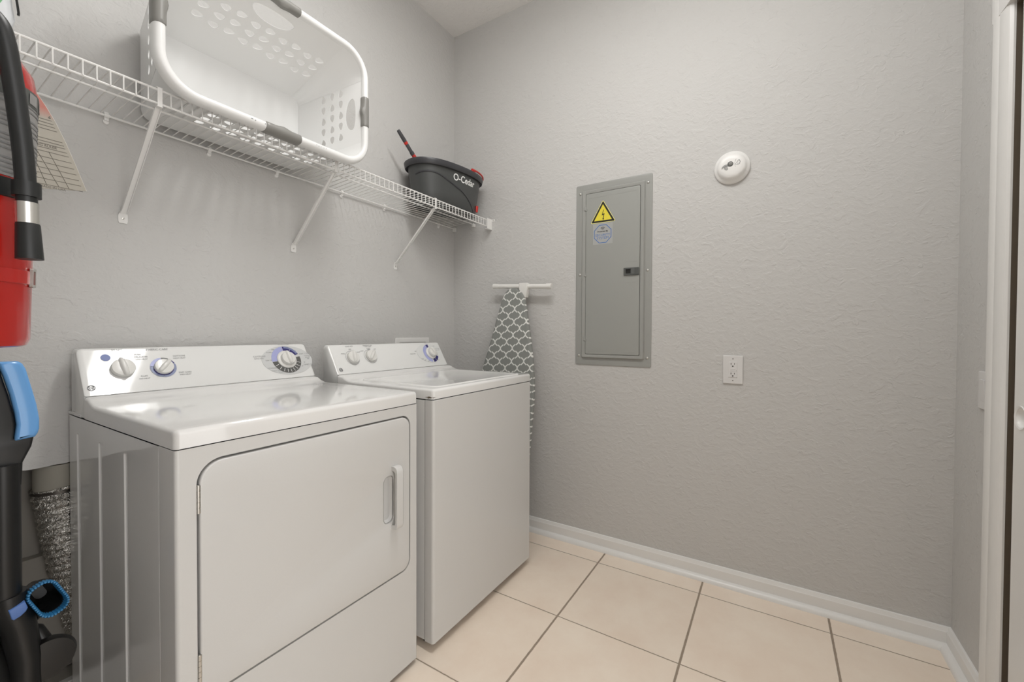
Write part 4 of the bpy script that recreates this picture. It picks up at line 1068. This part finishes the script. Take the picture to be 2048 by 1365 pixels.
for z in (1.6135, 1.6065, 1.5995, 1.592, 1.570, 1.563, 1.557, 1.548, 1.540, 1.527, 1.514, 1.5015, 1.489, 1.477, 1.464):
    q.box(-1.95, redge(z)-.006, z-.0006, z+.0006, 0, .0003, M=Mr @ T((0, 0, .0026)))
for x0, x1 in ((-1.858, -1.832), (-1.848, -1.812), (-1.828, -1.795), (-1.872, -1.850)):
    q.tube([(x0, 1.541, .0028), (x1, 1.464, .0028)], .00045, 4, M=Mr)
q.text('QUILTING RULER', .007, Mr @ T((-1.842, 1.553, .0027))); q.text('MADE IN USA', .007, Mr @ T((-1.822, 1.459, .0027))); q.text('inches', .008, Mr @ T((-1.856, 1.579, .0027)), bold=.0003); q.text('6', .008, Mr @ T((-1.826, 1.6205, .0027)), bold=.0003)
link('ruler_markings', q, RULP, ru)
q = MB(); q.tube([(-1.926, -.3015, 1.682), (-1.926, -.306, 1.700), (-1.926, -.306, 1.735), (-1.926, -.300, 1.752), (-1.926, -.292, 1.7605), (-1.926, -.284, 1.7610), (-1.926, -.279, 1.756)], .0012, 8)
link('hook', q, METAL, ru)
# (shelf lip reaches the left wall behind the hose)
for nm, zz in (('front_rail', ZT), ('lip_rail', ZB)):
    q = MB(); q.tube([(XL+.003, YS, zz), (xs0, YS, zz)], .0032, 8); link(nm, q, WIRE, shf)
q = MB(); q.tube([(XL+.003, -.165, ZT-.0065), (xs0, -.165, ZT-.0065)], .003, 8); link('middle_rail', q, WIRE, shf)
q = MB(); q.tube([(XL+.003, -.012, ZT-.015), (xs0, -.012, ZT-.015)], .0036, 8); link('back_rail', q, WIRE, shf)
q = MB(); q.box(XL, XL+.012, YS-.008, YS+.01, ZB-.014, ZT+.006); link('end_bracket', q, WIRE, shf, bevel=.001)
q = MB(); q.box(XL, XL+.012, -.172, -.158, ZT-.020, ZT-.002); link('end_bracket', q, WIRE, shf, bevel=.001)

# ================================================================= JUG on the shelf, top left
jg = thing('detergent_jug', 'white plastic jug with green label and black edge at the shelf left end', 'jug', (-1.905, -.12, 1.797))
q = MB()
def jring(z, k): return [(p[0], p[1], z) for p in rrect(-1.96, -1.858+k, -.165, -.075, .02, 5)]
q.loft([jring(1.7955, -.012), jring(1.800, -.004), jring(1.86, 0), jring(1.885, .006), jring(2.05, -.012), jring(2.10, -.03)], cap0=True, cap1=True); link('jug_body', q, JUG, jg, angle=50)
q = MB(); q.tube([(-1.850, -.1655, 1.893), (-1.8495, -.1660, 1.899), (-1.8535, -.1655, 1.94), (-1.862, -.1650, 2.00), (-1.872, -.164, 2.06)], .0024, 8); link('edge_strip', q, BLACK, jg)
q = MB(); q.plate([circle(-1.908, 1.955, .040, 36, ry=.075)], .001, M=T((0, -.1652, 0)) @ AX_A); link('label', q, GREEN, jg, label='green oval label')
q = MB(); q.lathe([(.018, 2.10), (.018, 2.125), (.015, 2.13)], 24, M=T((-1.93, -.12, 0))); link('cap', q, GREEN, jg)

# ================================================================= VACUUM CLEANER
vc = thing('upright_vacuum', 'black upright vacuum cleaner with blue handle grip standing left of the dryer', 'vacuum cleaner', (-1.95, -.46, 0))
Mv = T((0, -.45, 0)) @ AX_A
# blue grip: curved slab
gp = [(-1.9310, 1.0640), (-1.9040, 1.0640), (-1.8985, 1.0590), (-1.8940, 1.0480), (-1.8865, 1.0100), (-1.8800, .9750), (-1.8765, .9450), (-1.8768, .9250), (-1.8790, .9160), (-1.8830, .9090), (-1.9085, .9060), (-1.9105, .9085), (-1.9072, .9380), (-1.9095, .9620), (-1.9155, 1.0000), (-1.9230, 1.0350)]
q = MB(); q.plate([gp], .036, bevel=.006, M=Mv, w0=-.018, bres=3); link('handle_grip', q, BLUEH, vc, angle=50, label='glossy blue grip')
# black inner handle and neck
hk = [(-1.990, 1.070), (-1.9300, 1.0660), (-1.9245, 1.0350), (-1.9160, .9950), (-1.9095, .9560), (-1.9075, .9380), (-1.9100, .9120), (-1.8830, .9115), (-1.8870, .8900), (-1.8990, .8600), (-1.9010, .8150), (-1.9500, .8200), (-1.975, .90)]
q = MB(); q.plate([hk], .030, bevel=.005, M=Mv, w0=-.018, bres=3); link('handle', q, BLACK, vc, angle=50)
q = MB(); q.tube([(-1.9245, -.450, .86), (-1.9255, -.450, .56)], .0245, 24); link('wand', q, BLACK, vc)
q = MB(); q.tube([(-1.9215, -.450, .600), (-1.920, -.450, .575), (-1.9075, -.452, .53), (-1.8985, -.454, .46), (-1.9000, -.455, .38), (-1.915, -.455, .30), (-1.93, -.455, .22)], [.027, .029, .026, .024, .024, .026, .03], 24); link('hose_elbow', q, BLACK, vc, angle=60)
q = MB(); q.plate([[(-1.9240, .5790), (-1.9020, .5860), (-1.8985, .5720), (-1.9010, .5660), (-1.9080, .5600), (-1.9170, .5565), (-1.9200, .5600)]], .012, bevel=.002, M=Mv, w0=.020); link('release_button', q, BLUET, vc, angle=50, label='pale blue release button')
# canister body and floor head
q = MB(); q.lathe([(.060, .14), (.078, .16), (.082, .30), (.080, .44), (.066, .50), (.040, .52)], 36, M=T((-1.970, -.40, 0))); link('dust_canister', q, BLACK, vc, angle=50)
q = MB(); q.plate([rrect(-2.06, -1.84, -.62, -.36, .04, 6)], .06, bevel=.012, M=T((0, 0, .012))); q.tube([(-1.96, -.42, .06), (-1.965, -.40, .15)], .04, 20); link('floor_head', q, BLACK, vc, angle=50)
for wx in (-2.03, -1.87):
    q = MB(); q.tube([(wx-.012, -.385, .022), (wx+.012, -.385, .022)], .022, 20); link('wheel', q, RUBBER, vc)
# dusting brush clipped on the side, bristle ring facing the room
Mb_ = T((-1.8695, -.462, .5700)) @ Matrix.Rotation(math.radians(-8), 4, 'X') @ AX_A
bl = rrect(-.0215, .0215, -.036, .036, .018, 8)
ca_, sa_ = math.cos(math.radians(24)), math.sin(math.radians(24))
bl = [(p[0]*ca_-p[1]*sa_, p[0]*sa_+p[1]*ca_) for p in bl]
q = MB(); q.loft([[(p[0]*k, p[1]*k, z) for p in bl] for k, z in ((.55, -.09), (.7, -.05), (1.0, -.018), (1.0, .0), (.86, .0), (.80, -.03), (.45, -.07))], cap0=True, cap1=True, M=Mb_); db = link('dusting_brush', q, BLACK, vc, angle=50)
q = MB(); random.seed(2)
n = 40
import itertools
per = []
for i in range(len(bl)):
    a = Vector(bl[i]); b = Vector(bl[(i+1) % len(bl)]); per.append((a, b, (b-a).length))
tot = sum(p[2] for p in per)
for k in range(n):
    s_ = tot*k/n
    for a, b, l_ in per:
        if s_ <= l_: p = a.lerp(b, s_/l_ if l_ else 0); break
        s_ -= l_
    q.tube([(p.x*.93, p.y*.93, -.004), (p.x*.98, p.y*.98, .015), (p.x*.98, p.y*.98, .018)], [.0029, .0030, .0018], 8, M=Mb_)
link('bristles', q, BLUEB, db, label='blue bristle ring')
q = MB(); q.lathe([(.0255, -.004), (.040, 0), (.044, .012), (.040, .022), (.012, .024)], 36, M=T((-1.8685, -.445, .440)) @ AX_A); link('cord_reel', q, BLACK, vc, angle=50)
q = MB(); q.tube([(-1.9, -.43, .51), (-1.88, -.44, .50), (-1.8685, -.445, .47)], .012, 12); q.tube([(-1.89, -.44, .53), (-1.872, -.42, .535)], .014, 12); link('accessory_bracket', q, BLACK, vc)

# ================================================================= VENT DUCT in the wall recess
vd = thing('vent_duct', 'crumpled foil dryer duct clamped to a painted pipe in the wall cut-out', 'duct', (-1.75, .04, .3))
q = MB(); q.tube([(-1.7510, .052, .738), (-1.7510, .052, .655)], .0505, 32); link('duct_pipe', q, PIPEM, vd)
q = MB(); path = []; rad = []; n = 150
for i in range(n+1):
    t = i/n; z = .672-.50*t; xx = -1.7525+.055*t+.02*t*t; yy = .050
    path.append((xx, yy, z)); rad.append((.0535+.0028*math.sin(t*2*PI*24)+random.uniform(-.0009, .0009))*(1-.04*t))
q.tube(path, rad, 40)
q.v = [p+Vector((random.uniform(-1, 1), random.uniform(-1, 1), random.uniform(-.6, .6)))*.0016 for p in q.v]
fo = link('foil_hose', q, FOIL, vd, smooth=False)
q = MB(); q.tube([(-1.7515, .052, .664), (-1.7515, .052, .656)], .0575, 36); link('clamp_ring', q, mat('dark_clamp', (.12, .11, .10), .4, metal=1), vd)
q = MB(); q.tube([(-1.842, .078, .738), (-1.840, .076, .70), (-1.846, .072, .66), (-1.843, .070, .60)], .0035, 8); link('wire_tail', q, BLACK, vd)

# finally, materials that sample object coordinates on things with an offset origin keep world scale; nothing else to do
